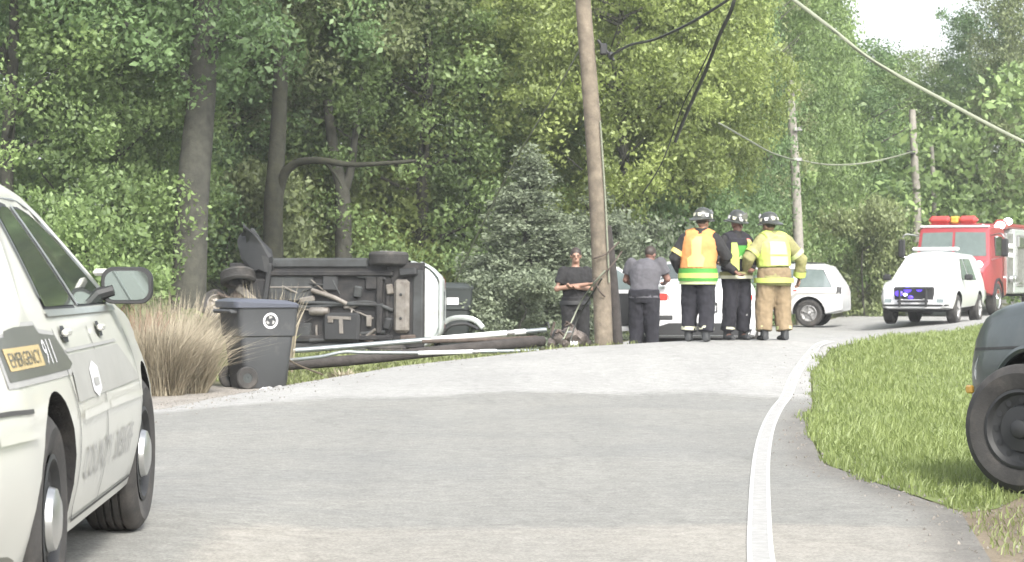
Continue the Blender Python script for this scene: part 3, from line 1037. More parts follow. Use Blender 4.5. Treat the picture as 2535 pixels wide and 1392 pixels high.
for i, (u, Y, r_, n_, h_, lb) in enumerate([
        (375, 26.6, .36, 2600, 1.10, 'dry straw coloured ornamental grass right beside the near cruiser'),
        (440, 27.2, .34, 2800, .98, 'dry straw coloured ornamental grass between the cruiser and the grey bin'),
        (430, 28.9, .40, 2400, 1.36, 'tallest dry straw coloured grass clump below the loose wheel')]):
    clump('dry_grass_clump', lb, 'dry grass', on_ground(u, Y), r_, n_, h_ * .35, h_, .42, .012, 'straw', .5, 70 + i, 'dry grass clumps on the roadside')
clump('red_stem_clump', 'reddish brown dry stems behind the front fender of the near cruiser', 'dry plant', on_ground(325, 27.6), .22, 260, .7, 1.25, .25, .014, 'straw_red', .3, 77)
clump('pale_stalks', 'pale dry stalks standing behind the grey bin lid', 'dry plant', on_ground(655, 33), .42, 240, .8, 1.45, .22, .02, 'straw', .55, 78)
clump('green_tuft', 'small yellowish weed tuft on the verge under the fallen pole', 'weed', on_ground(845, 29.9) + Vector((0, 0, .02)), .10, 160, .1, .24, .9, .03, 'straw', .75, 79)


def gravel():
    """loose grit and small stones along the crumbling road edges"""
    rng = np.random.default_rng(8)
    pts = []
    for path, n, sp in ((INNER[1:9], 900, .16), ([(-6, 18.6), (-3.45, 21.8), (-2.9, 25), (-2.0, 28.5), (-1.44, 29.8), (.7, 31.8)], 900, .30), ([(-4.0, 20.5), (-3.3, 24), (-2.9, 27.4)], 900, .5)):
        seg = smooth_path(path, 8)
        i = rng.integers(0, len(seg), n)
        for k in i:
            pts.append((seg[k].x + rng.normal() * sp + .03, seg[k].y + rng.normal() * .6))
    mb = MB()
    tet = [(1, 0, -.4), (-.5, .87, -.4), (-.5, -.87, -.4), (0, .1, .8)]
    for x, y in pts:
        r = .004 + .010 * rng.random() ** 3
        a = rng.random() * 6.28
        z = gz1(x, y) + r * .3 + .006
        mb.add([(x + r * (p[0] * cos(a) - p[1] * sin(a)), y + r * (p[0] * sin(a) + p[1] * cos(a)), z + r * p[2]) for p in tet], [(0, 2, 1), (0, 1, 3), (1, 2, 3), (2, 0, 3)])
    mb.build('gravel', mat('grit', (0.15, 0.14, 0.125), 0.95, var=0.4, scale=3), None, 0, kind='stuff')


gravel()
# ------------------------------------------------------------------ utility poles and lines
def pole(name, label, pts, r0, r1, m, n=14):
    b = Vector(pts[0])
    b.z = gz1(b.x, b.y)
    t = thing(name, label, 'utility pole', b)
    mb = MB()
    path = smooth_path([b - Vector((0, 0, .3))] + [Vector(p) for p in pts[1:]], 5)
    k = len(path)
    mb.tube(path, [r0 + (r1 - r0) * i / (k - 1) for i in range(k)], n)
    mb.build('shaft', m, t, 50, off=b)
    return t, b


pt, pb = pole('utility_pole', 'big weathered brown utility pole leaning beside the officer',
              [P(1497, 852, 32.6), P(1487, 650, 32.6), P(1474, 400, 32.55), P(1459, 200, 32.5), P(1443, 0, 32.5), P(1420, -320, 32.4)], .135, .105, 'wood')
MB().tube([P(1508, 700, 32.48), P(1499, 500, 32.47), P(1486, 300, 32.42)], .012, 6).build('ground_wire', 'cable_pale', pt, off=pb)
bk = MB().box(P(1494, 122, 32.38), (.10, .14, .16), .015)
bk.tube([P(1480, 100, 32.38), P(1520, 150, 32.3)], .022, 6)
bk.build('cable_bracket', 'black', pt, off=pb)
ins = MB().ball(P(1512, 138, 32.3), (.045, .045, .06), 10, 6).build('insulator', 'black', pt, off=pb)
MB().tube([P(1528, 853, 32.9), P(1521, 760, 32.9), P(1510, 640, 32.9), P(1500, 560, 32.88)], [.085, .085, .08, .078], 12).build('brace_post', 'wood_dark', pt, 50, off=pb)
for i, (u0, v0, u1, v1) in enumerate([(1470, 640, 1532, 600), (1478, 690, 1540, 622), (1498, 735, 1470, 690)]):
    MB().tube(smooth_path([P(u0, v0, 32.45), P((u0 + u1) / 2, (v0 + v1) / 2 + 8, 32.4), P(u1, v1, 32.5)], 4), .012, 5).build('torn_strap', 'rust', pt, off=pb)

pt2, pb2 = pole('utility_pole', 'slim pale grey utility pole behind the firefighter in tan trousers',
                [P(1984, 805, 68.6), P(1978, 640, 68.6), P(1968, 420, 68.6), P(1958, 260, 68.6), P(1955, 200, 68.6)], .165, .115, 'wood_grey')
MB().box(P(1959, 225, 68.4), (.6, .06, .06), .01).build('crossarm', 'wood_grey', pt2, off=pb2)
for k_ in (395, 320):
    MB().box(P(1975, k_, 68.4), (.24, .10, .10), .01).build('clamp', 'alloy', pt2, off=pb2)
pt3, pb3 = pole('utility_pole', 'grey utility pole directly behind the cab roof of the fire engine',
                [P(2272, 780, 82), P(2270, 520, 82), P(2264, 400, 82), P(2258, 272, 82)], .16, .12, 'wood_grey')
MB().box(P(2255, 378, 81.8), (.3, .16, .14), .02).build('clamp', 'black', pt3, off=pb3)
pole('utility_pole', 'farthest thinnest utility pole just past the one behind the fire engine cab',
     [P(2318, 780, 90), P(2313, 520, 90), P(2306, 360, 90)], .10, .08, 'wood_grey')


def line(name, label, pts, r, m='cable', k=8):
    sp = smooth_path(pts, k)
    c = sp[0].copy()
    o = MB().tube(sp, r, 6).build(name, m, None, 60, off=c)
    o.location = c
    return tag(o, label, 'cable')


line('overhead_cable', 'thick pale overhead cable slanting across the sky gap above the fire engine',
     [P(1880, -60, 26), P(1965, 0, 26), P(2060, 72, 26), P(2160, 150, 26), P(2320, 240, 26), P(2535, 352, 26), P(2800, 470, 26)], .022, 'cable_pale')
line('overhead_cable', 'drooping black cable running up from the bracket on the big utility pole',
     [P(1512, 138, 32.3), P(1560, 112, 31), P(1620, 98, 30), P(1700, 62, 29), P(1790, 8, 28), P(1850, -40, 27)], .018)
line('overhead_cable', 'dark twisted cable falling steeply past the yellow green trees',
     [P(1830, -60, 30), P(1812, 20, 30), P(1780, 90, 31), P(1745, 180, 32), P(1700, 280, 33.5), P(1672, 350, 35)], .027)
line('overhead_cable', 'thin dark cable beside the steep twisted cable',
     [P(1760, 120, 33), P(1722, 200, 33.5), P(1690, 262, 34), P(1640, 400, 36), P(1590, 480, 38)], .011)
line('guy_wire', 'pale taut guy wire slanting from the ground up to the big utility pole',
     [P(1125, 700, 42), P(1200, 545, 39), P(1280, 390, 36), P(1375, 230, 33.6), P(1452, 92, 32.4)], .013, 'cable_pale')
line('overhead_cable', 'thin sagging wire between the slim pale pole and the pole behind the fire engine',
     [P(1972, 395, 68.4), P(2050, 408, 71), P(2130, 405, 74), P(2200, 392, 76), P(2258, 376, 82)], .028, 'cable_pale')
line('overhead_cable', 'thin pale wire coming down to the slim pale pole from behind the firefighters',
     [P(1780, 305, 44), P(1850, 345, 52), P(1910, 378, 60), P(1972, 398, 68.4)], .02, 'cable_pale')
# ------------------------------------------------------------------ vehicles
class Car:
    """a car body from a side profile: +X forward, +Z up, origin on the ground under the middle"""

    def __init__(s, **k):
        s.top = k['top']            # (x, z) of the upper outline, rear to front
        s.belt = k['belt']          # (x, z) of the window sill line
        s.bot = k['bot']            # (x, z) of the lower edge
        s.plan = k['plan']          # (x, half width factor)
        s.W = k['W']
        s.tumble = k.get('tumble', .42)
        s.crown = k.get('crown', .04)
        s.lip = k.get('lip', .05)
        s.axles = k['axles']
        s.rt = k['rt']              # tyre radius
        s.arch = k.get('arch', s.rt + .06)
        s.x0, s.x1 = s.top[0][0], s.top[-1][0]

    def I(s, tab, x):
        return float(np.interp(x, *zip(*tab)))

    def w(s, x, z):
        b = s.W * s.I(s.plan, x)
        zb, zs = s.I(s.bot, x), s.I(s.belt, x)
        zz = min(z, zs)
        t = (zz - zb) / max(.05, zs - zb)
        k = 1 - .075 * max(0, (.42 - t) / .42) ** 1.6 - s.lip * max(0, (t - .5) / .5) ** 1.7
        r = b * k
        if z > zs:
            r -= s.tumble * (z - zs) * (1 + .25 * (z - zs))
        return max(.02, r)

    def tz(s, x, y):
        zt = s.I(s.top, x)
        r = s.rad(x)
        we = s.w(x, zt - r) - r
        return zt + s.crown * (1 - min(1, abs(y) / max(we, .05)) ** 2)

    def rad(s, x):
        return min(.085, (s.I(s.top, x) - s.I(s.bot, x)) * .3)

    def ring(s, x):
        zt, zb, zs = s.I(s.top, x), s.I(s.bot, x), s.I(s.belt, x)
        r = s.rad(x)
        zz = list(np.linspace(zb + .03, min(zs, zt - r), 9))
        if zt - r > zs + .02:
            zz += list(np.linspace(zs, zt - r, 6))[1:]
        else:
            zz += [zz[-1]] * 5
        h = [(0, zb), (s.w(x, zb) * .9, zb)] + [(s.w(x, z), z) for z in zz]
        we = s.w(x, zt - r)
        for a in (22, 45, 68, 90):
            q = radians(a)
            h.append((we - r * (1 - cos(q)), zt - r + r * sin(q)))
        for f in (.75, .5, .25, 0):
            y = (we - r) * f
            h.append((y, zt + s.crown * (1 - f * f)))
        return [(x, y, z) for y, z in h] + [(x, -y, z) for y, z in h[-2:0:-1]]

    def body(s, m, parent, name='body', n=70, wells=True):
        xs = sorted(set([round(float(a), 4) for a in np.linspace(s.x0, s.x1, n)] + [a[0] for a in s.top] + [s.x0 + .02, s.x1 - .02]))
        mb = MB().loft([s.ring(x) for x in xs])
        me = mb.mesh(name)
        o = bpy.data.objects.new(name, me)
        COL.objects.link(o)
        cut = MB()
        for ax in s.axles:
            for sd in (-1, 1):
                cut.lathe([(0.001, sd * (s.W - .30)), (s.arch, sd * (s.W - .30)), (s.arch, sd * (s.W + .2)), (.001, sd * (s.W + .2))], 40, 'Y', (ax, 0, s.rt + .02))
        co = bpy.data.objects.new('cut', cut.mesh('cut'))
        COL.objects.link(co)
        b = o.modifiers.new('b', 'BOOLEAN')
        b.object = co
        b.operation = 'DIFFERENCE'
        b.solver = 'EXACT'
        me2 = evaluated(o)
        bpy.data.objects.remove(o)
        bpy.data.objects.remove(co)
        me2.materials.clear()
        me2.materials.append(M[m])
        me2.materials.append(M['under'])
        for p in me2.polygons:      # the inside of the wheel wells is bare and dark
            c = p.center
            p.material_index = int(any(math.hypot(c.x - ax, c.z - s.rt - .02) < s.arch + .0015 for ax in s.axles) and abs(c.y) < s.W * 1.01)
        return link(name, me2, m, parent, 32)

    def side(s, name, poly, m, parent, sd=-1, off=.004, step=.07, smooth=60, **kw):
        """a panel, pane or print lying on the flank: poly in (x, z)"""
        vs, fs = flat_patch(poly, step)
        return s._side(name, vs, fs, m, parent, sd, off, smooth, **kw)

    def _side(s, name, vs, fs, m, parent, sd, off, smooth=60, **kw):
        mb = MB()
        mb.add([(x, sd * (s.w(x, z) + off), z) for x, z in vs], fs)
        return mb.build(name, m, parent, smooth, **kw)

    def side_text(s, name, body, x, z, h, m, parent, sd=-1, off=.006, width=1.0, slant=0.0):
        vs, fs = text_polys(body, h, width)
        d = 1 if sd < 0 else -1
        vs = [(x + d * (a + slant * b), z + b) for a, b in vs]
        return s._side(name, vs, fs, m, parent, sd, off)

    def side_line(s, name, pts, wd, m, parent, sd=-1, off=.005):
        return s.side(name, strip(pts, -wd / 2, wd / 2), m, parent, sd, off)

    def roof(s, name, poly, m, parent, off=.006, step=.12, **kw):
        """a pane lying on the upper outline: poly in (x, y)"""
        vs, fs = flat_patch(poly, step)
        mb = MB()
        mb.add([(x, y, s.tz(x, y) + off) for x, y in vs], fs)
        return mb.build(name, m, parent, 60, **kw)

    def end_x(s, y, z, e):
        """x of the body's end surface (e = 1 front, -1 rear) at (y, z)"""
        x = s.x1 if e > 0 else s.x0
        for _ in range(400):
            if s.I(s.top, x) >= z and s.w(x, z) >= abs(y) and s.I(s.bot, x) <= z:
                break
            x -= e * .005
        return x

    def end(s, name, poly, m, parent, e=1, off=.006, step=.06, **kw):
        vs, fs = flat_patch(poly, step)
        mb = MB()
        mb.add([(s.end_x(y, z, e) + e * off, y, z) for y, z in vs], fs)
        return mb.build(name, m, parent, 50, **kw)

    def wheels(s, parent, width=.24, rim='steel', which=((0, -1), (0, 1), (1, -1), (1, 1)), inset=.03, steer=0.0, style='spoke', far=False, cap=None):
        out = []
        for ai, sd in which:
            out.append(wheel(parent, (s.axles[ai], sd * (s.W - inset), s.rt), s.rt, width, rim, sd, style, steer if ai == 1 else 0, far, cap=cap))
        return out


def wheel(parent, c, r, width, rim, sd, style='spoke', steer=0.0, far=False, name='wheel', cap=None):
    """tyre with rim and hub cap; c is the middle of the outer face"""
    n = 28 if far else 48
    ri = r * .60
    w = width
    y = lambda q: sd * (q - w)          # q from 0 inner side to w outer side
    prof = [(ri, y(.01)), (ri + .02, y(0)), (r * .86, y(-.012)), (r * .955, y(.012))]
    tread = []
    k = 5
    for i in range(k):
        a, b = .03 + (w - .06) * i / k, .03 + (w - .06) * (i + 1) / k
        tread += [(r, y(a + .004)), (r, y(b - .008)), (r - .012, y(b - .007)), (r - .012, y(b + .003))]
    prof += [(r * .985, y(.022))] + (tread[:-2] if not far else [(r, y(.035)), (r, y(w - .035))]) + [(r * .985, y(w - .022)), (r * .955, y(w - .010)), (r * .86, y(w + .012)), (ri + .02, y(w)), (ri, y(w - .01)), (ri - .005, y(w - .05)), (ri - .01, y(.05))]
    t = MB().lathe(prof, n, 'Y', close=True).build(name, 'rubber', parent, 40, loc=c)
    t.rotation_euler = (0, 0, steer)
    d = MB()
    d.lathe([(ri + .004, y(w + .002)), (ri - .012, y(w + .006)), (ri - .03, y(w - .02)), (ri * .62, y(w - .035)), (ri * .58, y(w - .012)), (ri * .30, y(w - .004)), (.001, y(w))], n, 'Y')
    d.build('rim', rim, t, 35)
    if style == 'spoke':
        q = MB()
        for i in range(5):
            a = 2 * pi * i / 5 + .3
            q.tube([(cos(a) * ri * .12, y(w - .004), sin(a) * ri * .12), (cos(a) * ri * .55, y(w - .002), sin(a) * ri * .55), (cos(a) * ri * .93, y(w - .012), sin(a) * ri * .93)], [ri * .17, ri * .13, ri * .16], 6, flat=.3)
        q.build('spokes', rim, t, 40)
    elif style == 'hole':
        q = MB()
        for i in range(12):
            a = 2 * pi * i / 12
            q.lathe([(.001, y(w - .022)), (ri * .085, y(w - .022))], 8, 'Y', (cos(a) * ri * .74, 0, sin(a) * ri * .74))
        q.build('vents', 'black', t, 0, kind='stuff')
    k_ = 2.0 if cap == 'steel' else 1.0
    MB().lathe([(ri * .26 * k_, y(w - .006)), (ri * .24 * k_, y(w + .016)), (ri * .16 * k_, y(w + .028)), (.001, y(w + .03))], 20, 'Y').build('hub_cap', cap or rim, t, 40)
    return t


# ================================================================== the near cruiser
CR = Car(top=[(-2.66, .62), (-2.63, .86), (-2.55, .985), (-2.3, 1.02), (-1.72, 1.04), (-1.52, 1.10), (-1.0, 1.39), (-.82, 1.45), (-.5, 1.485), (-.1, 1.495), (.12, 1.475), (.32, 1.415), (.92, 1.12), (1.08, 1.05), (1.30, 1.025), (1.9, .965), (2.42, .87), (2.56, .74), (2.62, .62)],
         belt=[(-2.66, .93), (-1.6, 1.0), (0, .995), (1.1, .975), (2.62, .83)],
         bot=[(-2.66, .42), (-2.45, .30), (-2.0, .26), (-1.9, .21), (1.9, .21), (2.2, .24), (2.5, .27), (2.62, .36)],
         plan=[(-2.66, .82), (-2.6, .88), (-2.4, .945), (-2.0, .985), (-1.2, 1), (.8, 1), (1.6, .985), (2.1, .94), (2.4, .87), (2.55, .78), (2.62, .70)],
         W=.985, tumble=.58, lip=.105, axles=(-1.45, 1.46), rt=.345, arch=.395)


def decals(car, t):
    # olive black shield panel with gold strip and 911 on the rear quarter and rear door, smoke band along the doors
    up = lambda pts: [(x, z + .062) for x, z in pts]
    car.side('decal_edge', up([(-2.15, .735), (-2.15, .90), (-2.02, .905), (-1.97, .925), (-1.44, .925), (-1.40, .90), (-1.12, .885), (-1.0, .82), (-.90, .76), (-1.02, .735)]), 'print_grey', t, off=.003)
    car.side('decal_panel', up([(-2.12, .755), (-2.12, .885), (-2.0, .885), (-1.95, .912), (-1.46, .912), (-1.42, .885), (-1.13, .872), (-1.02, .81), (-.93, .77), (-1.03, .755)]), 'print_black', t, off=.005)
    car.side('decal_strip', up([(-2.08, .785), (-2.08, .852), (-1.52, .852), (-1.52, .785)]), 'print_gold', t, off=.007)
    car.side_text('lettering', 'EMERGENCY', -2.06, .858, .062, 'print_black', t, off=.009, width=1.40)
    car.side_text('lettering', '911', -1.47, .848, .115, 'print_white', t, off=.007, width=1.3)
    car.side('decal_band', [(-.98, .70), (-.98, .862), (.55, .862), (1.0, .72), (1.02, .70)], 'print_smoke', t, off=.004)
    car.side('decal_line', [(-.98, .872), (-.98, .884), (.52, .884), (.54, .872)], 'print_grey', t, off=.004)
    car.side('decal_badge', [(-.56, .72), (-.56, .80), (-.44, .825), (-.32, .80), (-.32, .72), (-.44, .695)], 'print_white', t, off=.007)
    car.side('decal_badge', [(-.51, .735), (-.51, .765), (-.37, .765), (-.37, .735)], 'print_grey', t, off=.009)
    car.side_text('lettering', 'COUNTY', -.86, .415, .175, 'print_grey', t, off=.006, width=1.12)
    car.side_text('lettering', 'SHERIFF', .08, .415, .175, 'print_grey', t, off=.006, width=1.0)


def windows_side(car, t, win, m='glass', frame=True, sd=-1):
    for p in win:
        if frame:
            c = (sum(a for a, _ in p) / len(p), sum(b for _, b in p) / len(p))
            big = []
            for a, b in p:
                v = Vector((a - c[0], b - c[1]))
                v *= 1 + .022 / v.length
                big.append((c[0] + v.x, c[1] + v.y))
            car.side('window_frame', big, 'black', t, sd, .003)
        car.side('window', p, m, t, sd, .009)


cx, cy = -2.60, 9.12
cr = thing('police_cruiser', 'near white sheriff cruiser with olive and gold side decals, cut by the picture edge', 'police car', (cx, cy, gz1(cx, cy)), radians(90 + 3.3))
cr.scale = (1.03, 1.03, 1.03)
CR.body('white', cr)
CRW_R = [(-1.06, 1.03), (-.74, 1.355), (-.52, 1.39), (-.38, 1.39), (-.29, 1.03)]
CRW_F = [(-.17, 1.03), (-.24, 1.39), (-.05, 1.39), (.15, 1.36), (.42, 1.255), (.80, 1.07), (.83, 1.03)]
for sd in (-1, 1):
    windows_side(CR, cr, [CRW_R, CRW_F], sd=sd)
    CR.side_line('window_trim', [(-1.13, 1.008), (.98, 1.006)], .022, 'steel', cr, sd, .012)
    CR.side_line('door_pillar', [(-.225, 1.03), (-.30, 1.40)], .055, 'steel', cr, sd, .013)
    CR.side_line('roof_rail', [(-1.08, 1.06), (-.77, 1.39), (-.5, 1.43), (-.05, 1.435), (.17, 1.405), (.45, 1.28), (.90, 1.05)], .018, 'steel', cr, sd, .012)
    CR.side_line('panel_gap', [(.98, .92), (1.04, .80), (1.06, .30)], .012, 'seam', cr, sd, .004)
    CR.side_line('panel_gap', [(-.22, .95), (-.2, .30)], .012, 'seam', cr, sd, .004)
    CR.side_line('panel_gap', [(-1.12, .955), (-1.08, .78), (-1.0, .66), (-.98, .34), (-.9, .28)], .012, 'seam', cr, sd, .004)
    CR.side_line('rub_strip', [(-.95, .652), (-.22, .652)], .028, 'white', cr, sd, .014)
    CR.side_line('rub_strip', [(-.18, .652), (1.02, .642)], .028, 'white', cr, sd, .014)
    CR.side_line('rub_strip', [(-2.4, .66), (-1.90, .655)], .028, 'white', cr, sd, .014)
    CR.side_line('bumper_gap', [(-2.62, .735), (-2.2, .73), (-1.90, .72)], .014, 'seam', cr, sd, .005)
    CR.side_line('sill_gap', [(-.92, .285), (1.02, .285)], .012, 'seam', cr, sd, .006)
    for hx in (-1.0, .0):
        p = [(hx - .0, .932), (hx + .045, .962), (hx + .13, .962), (hx + .155, .932), (hx + .13, .905), (hx + .04, .905)]
        h = CR.side('door_handle', p, 'black', cr, sd, .010)
        y = sd * (CR.w(hx + .08, .935) + .02)
        MB().box((hx + .085, y, .938), (.13, .022, .026), .008).build('handle_grip', 'white', h)
CR.roof('windscreen', [(.20, -.55), (.20, .55), (.96, .68), (.96, -.68)], 'glass', cr)
CR.roof('rear_window', [(-.98, -.53), (-.98, .53), (-1.5, .66), (-1.5, -.66)], 'glass', cr)
decals(CR, cr)
# door mirror: arm, shell with rounded face, glass
mr = MB()
mr.tube([(.72, -.76, 1.045), (.74, -.83, 1.06), (.745, -.90, 1.08)], [(.055, .04), (.045, .03), (.04, .03)], 10)
arm = mr.build('mirror_arm', 'black', cr)


def rounded(w_, h_, r_, k=6):
    out = []
    for cx_, cy_, a0 in ((w_ / 2 - r_, h_ / 2 - r_, 0), (-w_ / 2 + r_, h_ / 2 - r_, 90), (-w_ / 2 + r_, -h_ / 2 + r_, 180), (w_ / 2 - r_, -h_ / 2 + r_, 270)):
        out += [(cx_ + r_ * cos(radians(a0 + 90 * i / k)), cy_ + r_ * sin(radians(a0 + 90 * i / k))) for i in range(k + 1)]
    return out


rings = []
for xx, sc_ in ((.725, .96), (.735, 1.0), (.80, .97), (.85, .82), (.875, .5)):
    rings.append([(xx, -.955 + a * sc_, 1.10 + b * sc_) for a, b in rounded(.215, .155, .052)])
sh = MB().loft(rings).build('mirror_shell', 'black', cr)
g = MB()
rr = rounded(.182, .122, .042)
g.prism(rr, 0, .004, Matrix.Translation((.7225, -.955, 1.10)) @ Matrix(((0, 0, 1, 0), (1, 0, 0, 0), (0, 1, 0, 0), (0, 0, 0, 1))))
M['mirror'] = mat('mirror_glass', (0.17, 0.20, 0.19), 0.04, metal=1.0, var=0.02)
g.build('mirror_glass', 'mirror', sh)
MB().box((.79, -.855, 1.155), (.07, .09, .03), .012).build('mirror_cap', 'white', sh)
CR.wheels(cr, .235, 'black', steer=radians(-2.5), style='hole', inset=.035, cap='steel')
fl = MB().box((0, 0, .30), (4.2, 1.25, .16), .04)
fl.build('floor_pan', 'under', cr)
MB().tube([(-2.5, .4, .27), (-1.6, .4, .26), (.5, .3, .24)], .03, 8).build('exhaust_pipe', 'rust', cr)
CR.end('tail_lamp', [(-.9, .72), (-.9, .86), (-.5, .87), (-.5, .73)], 'red_lens', cr, -1)
CR.end('tail_lamp', [(.9, .72), (.9, .86), (.5, .87), (.5, .73)], 'red_lens', cr, -1)
CR.side_line('fuel_flap', [(-1.62, .84), (-1.45, .84)], .004, 'seam', cr, 1, .004)
# ================================================================== the dark green pickup cut by the right edge
PK = Car(top=[(-2.45, .95), (-2.44, 1.04), (-.75, 1.06), (-.73, 1.09), (-.62, 1.62), (-.2, 1.69), (.15, 1.65), (.66, 1.22), (.8, 1.17), (1.4, 1.135), (1.95, 1.07), (2.2, 1.01), (2.32, .90), (2.38, .60)],
         belt=[(-2.45, .98), (-.7, 1.04), (.8, 1.06), (2.38, .90)],
         bot=[(-2.45, .46), (2.0, .40), (2.38, .42)],
         plan=[(-2.45, .98), (1.2, 1), (1.8, .985), (2.1, .95), (2.3, .88), (2.38, .80)],
         W=.86, tumble=.36, axles=(-1.45, 1.45), rt=.37, arch=.45, lip=.06)
PKZ = radians(90 + 17)
px_, py_ = 4.17, 11.92
pk = thing('pickup_truck', 'dark green pickup at the picture edge with a bare black steel front wheel', 'pickup truck', (px_, py_, gz1(px_, py_)), PKZ)
PK.body('green_paint', pk)
windows_side(PK, pk, [[(-.55, 1.03), (-.45, 1.5), (.02, 1.5), (.55, 1.1), (.55, 1.03)]], sd=1)
windows_side(PK, pk, [[(-.55, 1.03), (-.45, 1.5), (.02, 1.5), (.55, 1.1), (.55, 1.03)]], sd=-1)
PK.roof('windscreen', [(.2, -.55), (.2, .55), (.68, .64), (.68, -.64)], 'glass', pk)
for sd in (-1, 1):
    PK.side_line('body_crease', [(2.25, .80), (.9, .86), (-2.3, .88)], .016, 'seam', pk, sd, .004)
    PK.side_line('panel_gap', [(.82, .95), (.80, .5)], .012, 'seam', pk, sd, .004)
    lip = MB()
    pth = [(1.45 + .455 * cos(a), sd * (PK.w(1.45 + .455 * cos(a), .375 + .455 * sin(a)) + .004), .375 + .455 * sin(a)) for a in np.linspace(.1, pi - .1, 24)]
    lip.tube(pth, .022, 6)
    lip.build('arch_lip', 'green_paint', pk)
PK.wheels(pk, .22, 'black', style='hole', inset=-.05, steer=radians(31), cap='black')
PK.end('headlamp', [(-.8, .62), (-.8, .76), (-.45, .76), (-.45, .62)], 'glass_pale', pk, 1)
PK.end('headlamp', [(.8, .62), (.8, .76), (.45, .76), (.45, .62)], 'glass_pale', pk, 1)
PK.end('grille', [(-.42, .60), (-.42, .77), (.42, .77), (.42, .60)], 'black', pk, 1)
MB().box((2.36, 0, .52), (.10, 1.42, .13), .03).build('bumper', 'alloy', pk)
MB().box((2.24, .80, .56), (.07, .03, .05), .01).build('side_marker', 'amber', pk)
MB().box((0, 0, .40), (4.0, 1.1, .16), .03).build('chassis', 'under', pk)
# ================================================================== the vehicle lying on its side in the ditch
OV = Car(top=[(-2.30, .70), (-2.28, 1.0), (-2.20, 1.10), (-2.10, 1.16), (-1.78, 1.60), (-1.5, 1.66), (.1, 1.68), (.35, 1.62), (1.0, 1.12), (1.1, 1.06), (1.45, 1.02), (1.56, .95)],
         belt=[(-2.30, 1.0), (1.0, 1.0), (1.56, .97)],
         bot=[(-2.30, .44), (-2.05, .36), (-1.0, .34), (1.56, .36)],
         plan=[(-2.30, .52), (-2.27, .60), (-2.2, .70), (-2.1, .79), (-1.95, .875), (-1.75, .945), (-1.4, 1), (1.2, 1), (1.56, .96)],
         W=.90, tumble=.34, axles=(-1.32, 1.33), rt=.35, arch=.43)
ovc = Vector((-3.72, 43.6, 0))
ovg = gz1(ovc.x, ovc.y)
# car +X -> photo left (away), car +Z -> away from the camera, car left side on top
yaw = radians(-13)
Rm = Matrix.Rotation(yaw, 4, 'Z') @ Matrix(((-1, 0, 0, 0), (0, 0, 1, 0), (0, 1, 0, 0), (0, 0, 0, 1)))
ov = thing('overturned_vehicle', 'silver car tipped on its side in the ditch showing its dark underbody', 'car', (ovc.x, ovc.y, ovg + .90 * .985))
ov.rotation_euler = (Rm @ Matrix.Rotation(radians(2), 4, 'X')).to_euler()
OV.body('silver_paint', ov)
for sd in (-1, 1):
    windows_side(OV, ov, [[(-1.75, 1.03), (-1.55, 1.5), (-.75, 1.55), (-.75, 1.03)], [(-.66, 1.03), (-.66, 1.55), (.15, 1.55), (.30, 1.5), (.85, 1.08), (.85, 1.03)]], sd=sd)
OV.end('tail_lamp', [(.34, .92), (.34, 1.04), (.56, 1.04), (.56, .92)], 'red_lens', ov, -1)
OV.end('tail_lamp', [(-.34, .92), (-.34, 1.04), (-.56, 1.04), (-.56, .92)], 'red_lens', ov, -1)
OV.end('licence_recess', [(-.28, .74), (-.28, .9), (.28, .9), (.28, .74)], 'black', ov, -1)
OV.end('bumper_slot', [(.30, .62), (.30, .72), (.46, .72), (.46, .62)], 'black', ov, -1)
OV.end('bumper_slot', [(-.46, .62), (-.46, .72), (-.30, .72), (-.30, .62)], 'black', ov, -1)
# bumper cover seen edge-on: pale lip round the tail
bp = MB()
ys = np.linspace(-.80, .80, 25)
pth = [(OV.end_x(y, .60, -1) - .03, y, .50) for y in ys]
bp.tube(pth, [(.13, .035)] * len(pth), 10, up=(0, 0, 1))
bp.build('bumper', 'silver_paint', ov)
# floor pan and everything bolted under it (car z runs towards the camera as it falls)
fp = MB()
fp.box((-.1, 0, .335), (3.9, 1.62, .05), .02)
fp.build('floor_pan', 'under', ov)
for y_, m_ in ((.80, 'under_grey'), (-.80, 'under_grey')):
    MB().box((0.05, y_, .345), (2.0, .20, .16), .04).build('sill_rail', m_, ov)
MB().box((.62, .34, .285), (.95, .52, .05), .015).build('floor_shield', 'under_grey', ov)
MB().box((.62, .34, .255), (.9, .03, .02), .005).build('shield_rib', 'under_pale', ov)
MB().box((-1.62, -.02, .27), (.30, 1.02, .16), .06).build('muffler', 'under_pale', ov)
m_ = MB()
for y_ in (-.25, .2):
    m_.ball((-1.62, y_, .185), (.03, .03, .015), 8, 4)
m_.build('muffler_dimples', 'black', ov, kind='stuff')
MB().box((-1.92, 0, .34), (.22, 1.35, .10), .03).build('rear_valance', 'under_grey', ov)
MB().tube(smooth_path([(-1.45, -.1, .26), (-1.0, .05, .25), (-.5, .02, .24), (.2, -.04, .24), (1.0, -.02, .25), (1.4, .0, .27)], 5), .035, 10).build('exhaust_pipe', 'under_grey', ov)
MB().tube(smooth_path([(-.55, .02, .22), (-.25, .16, .20), (.15, .28, .22)], 5), .045, 10).build('exhaust_pipe', 'under_pale', ov)
MB().lathe([(.001, -.35), (.07, -.34), (.085, -.2), (.085, .0), (.06, .04), (.001, .05)], 14, 'X', (.15, -.12, .23)).build('catalytic_converter', 'under_pale', ov)
MB().tube([(-1.32, -.72, .33), (-1.32, .72, .33)], .05, 12).build('rear_axle', 'under', ov)
MB().box((-1.18, 0, .27), (.12, 1.1, .12), .03).build('rear_crossmember', 'under', ov)
for y_ in (-.5, .5):
    MB().tube([(-1.3, y_, .27), (-.75, y_ * 1.1, .28)], .035, 8).build('trailing_arm', 'under_grey', ov)
    MB().tube([(-1.35, y_ * .9, .26), (-1.35, y_ * .95, .42)], .06, 10).build('coil_spring', 'under', ov)
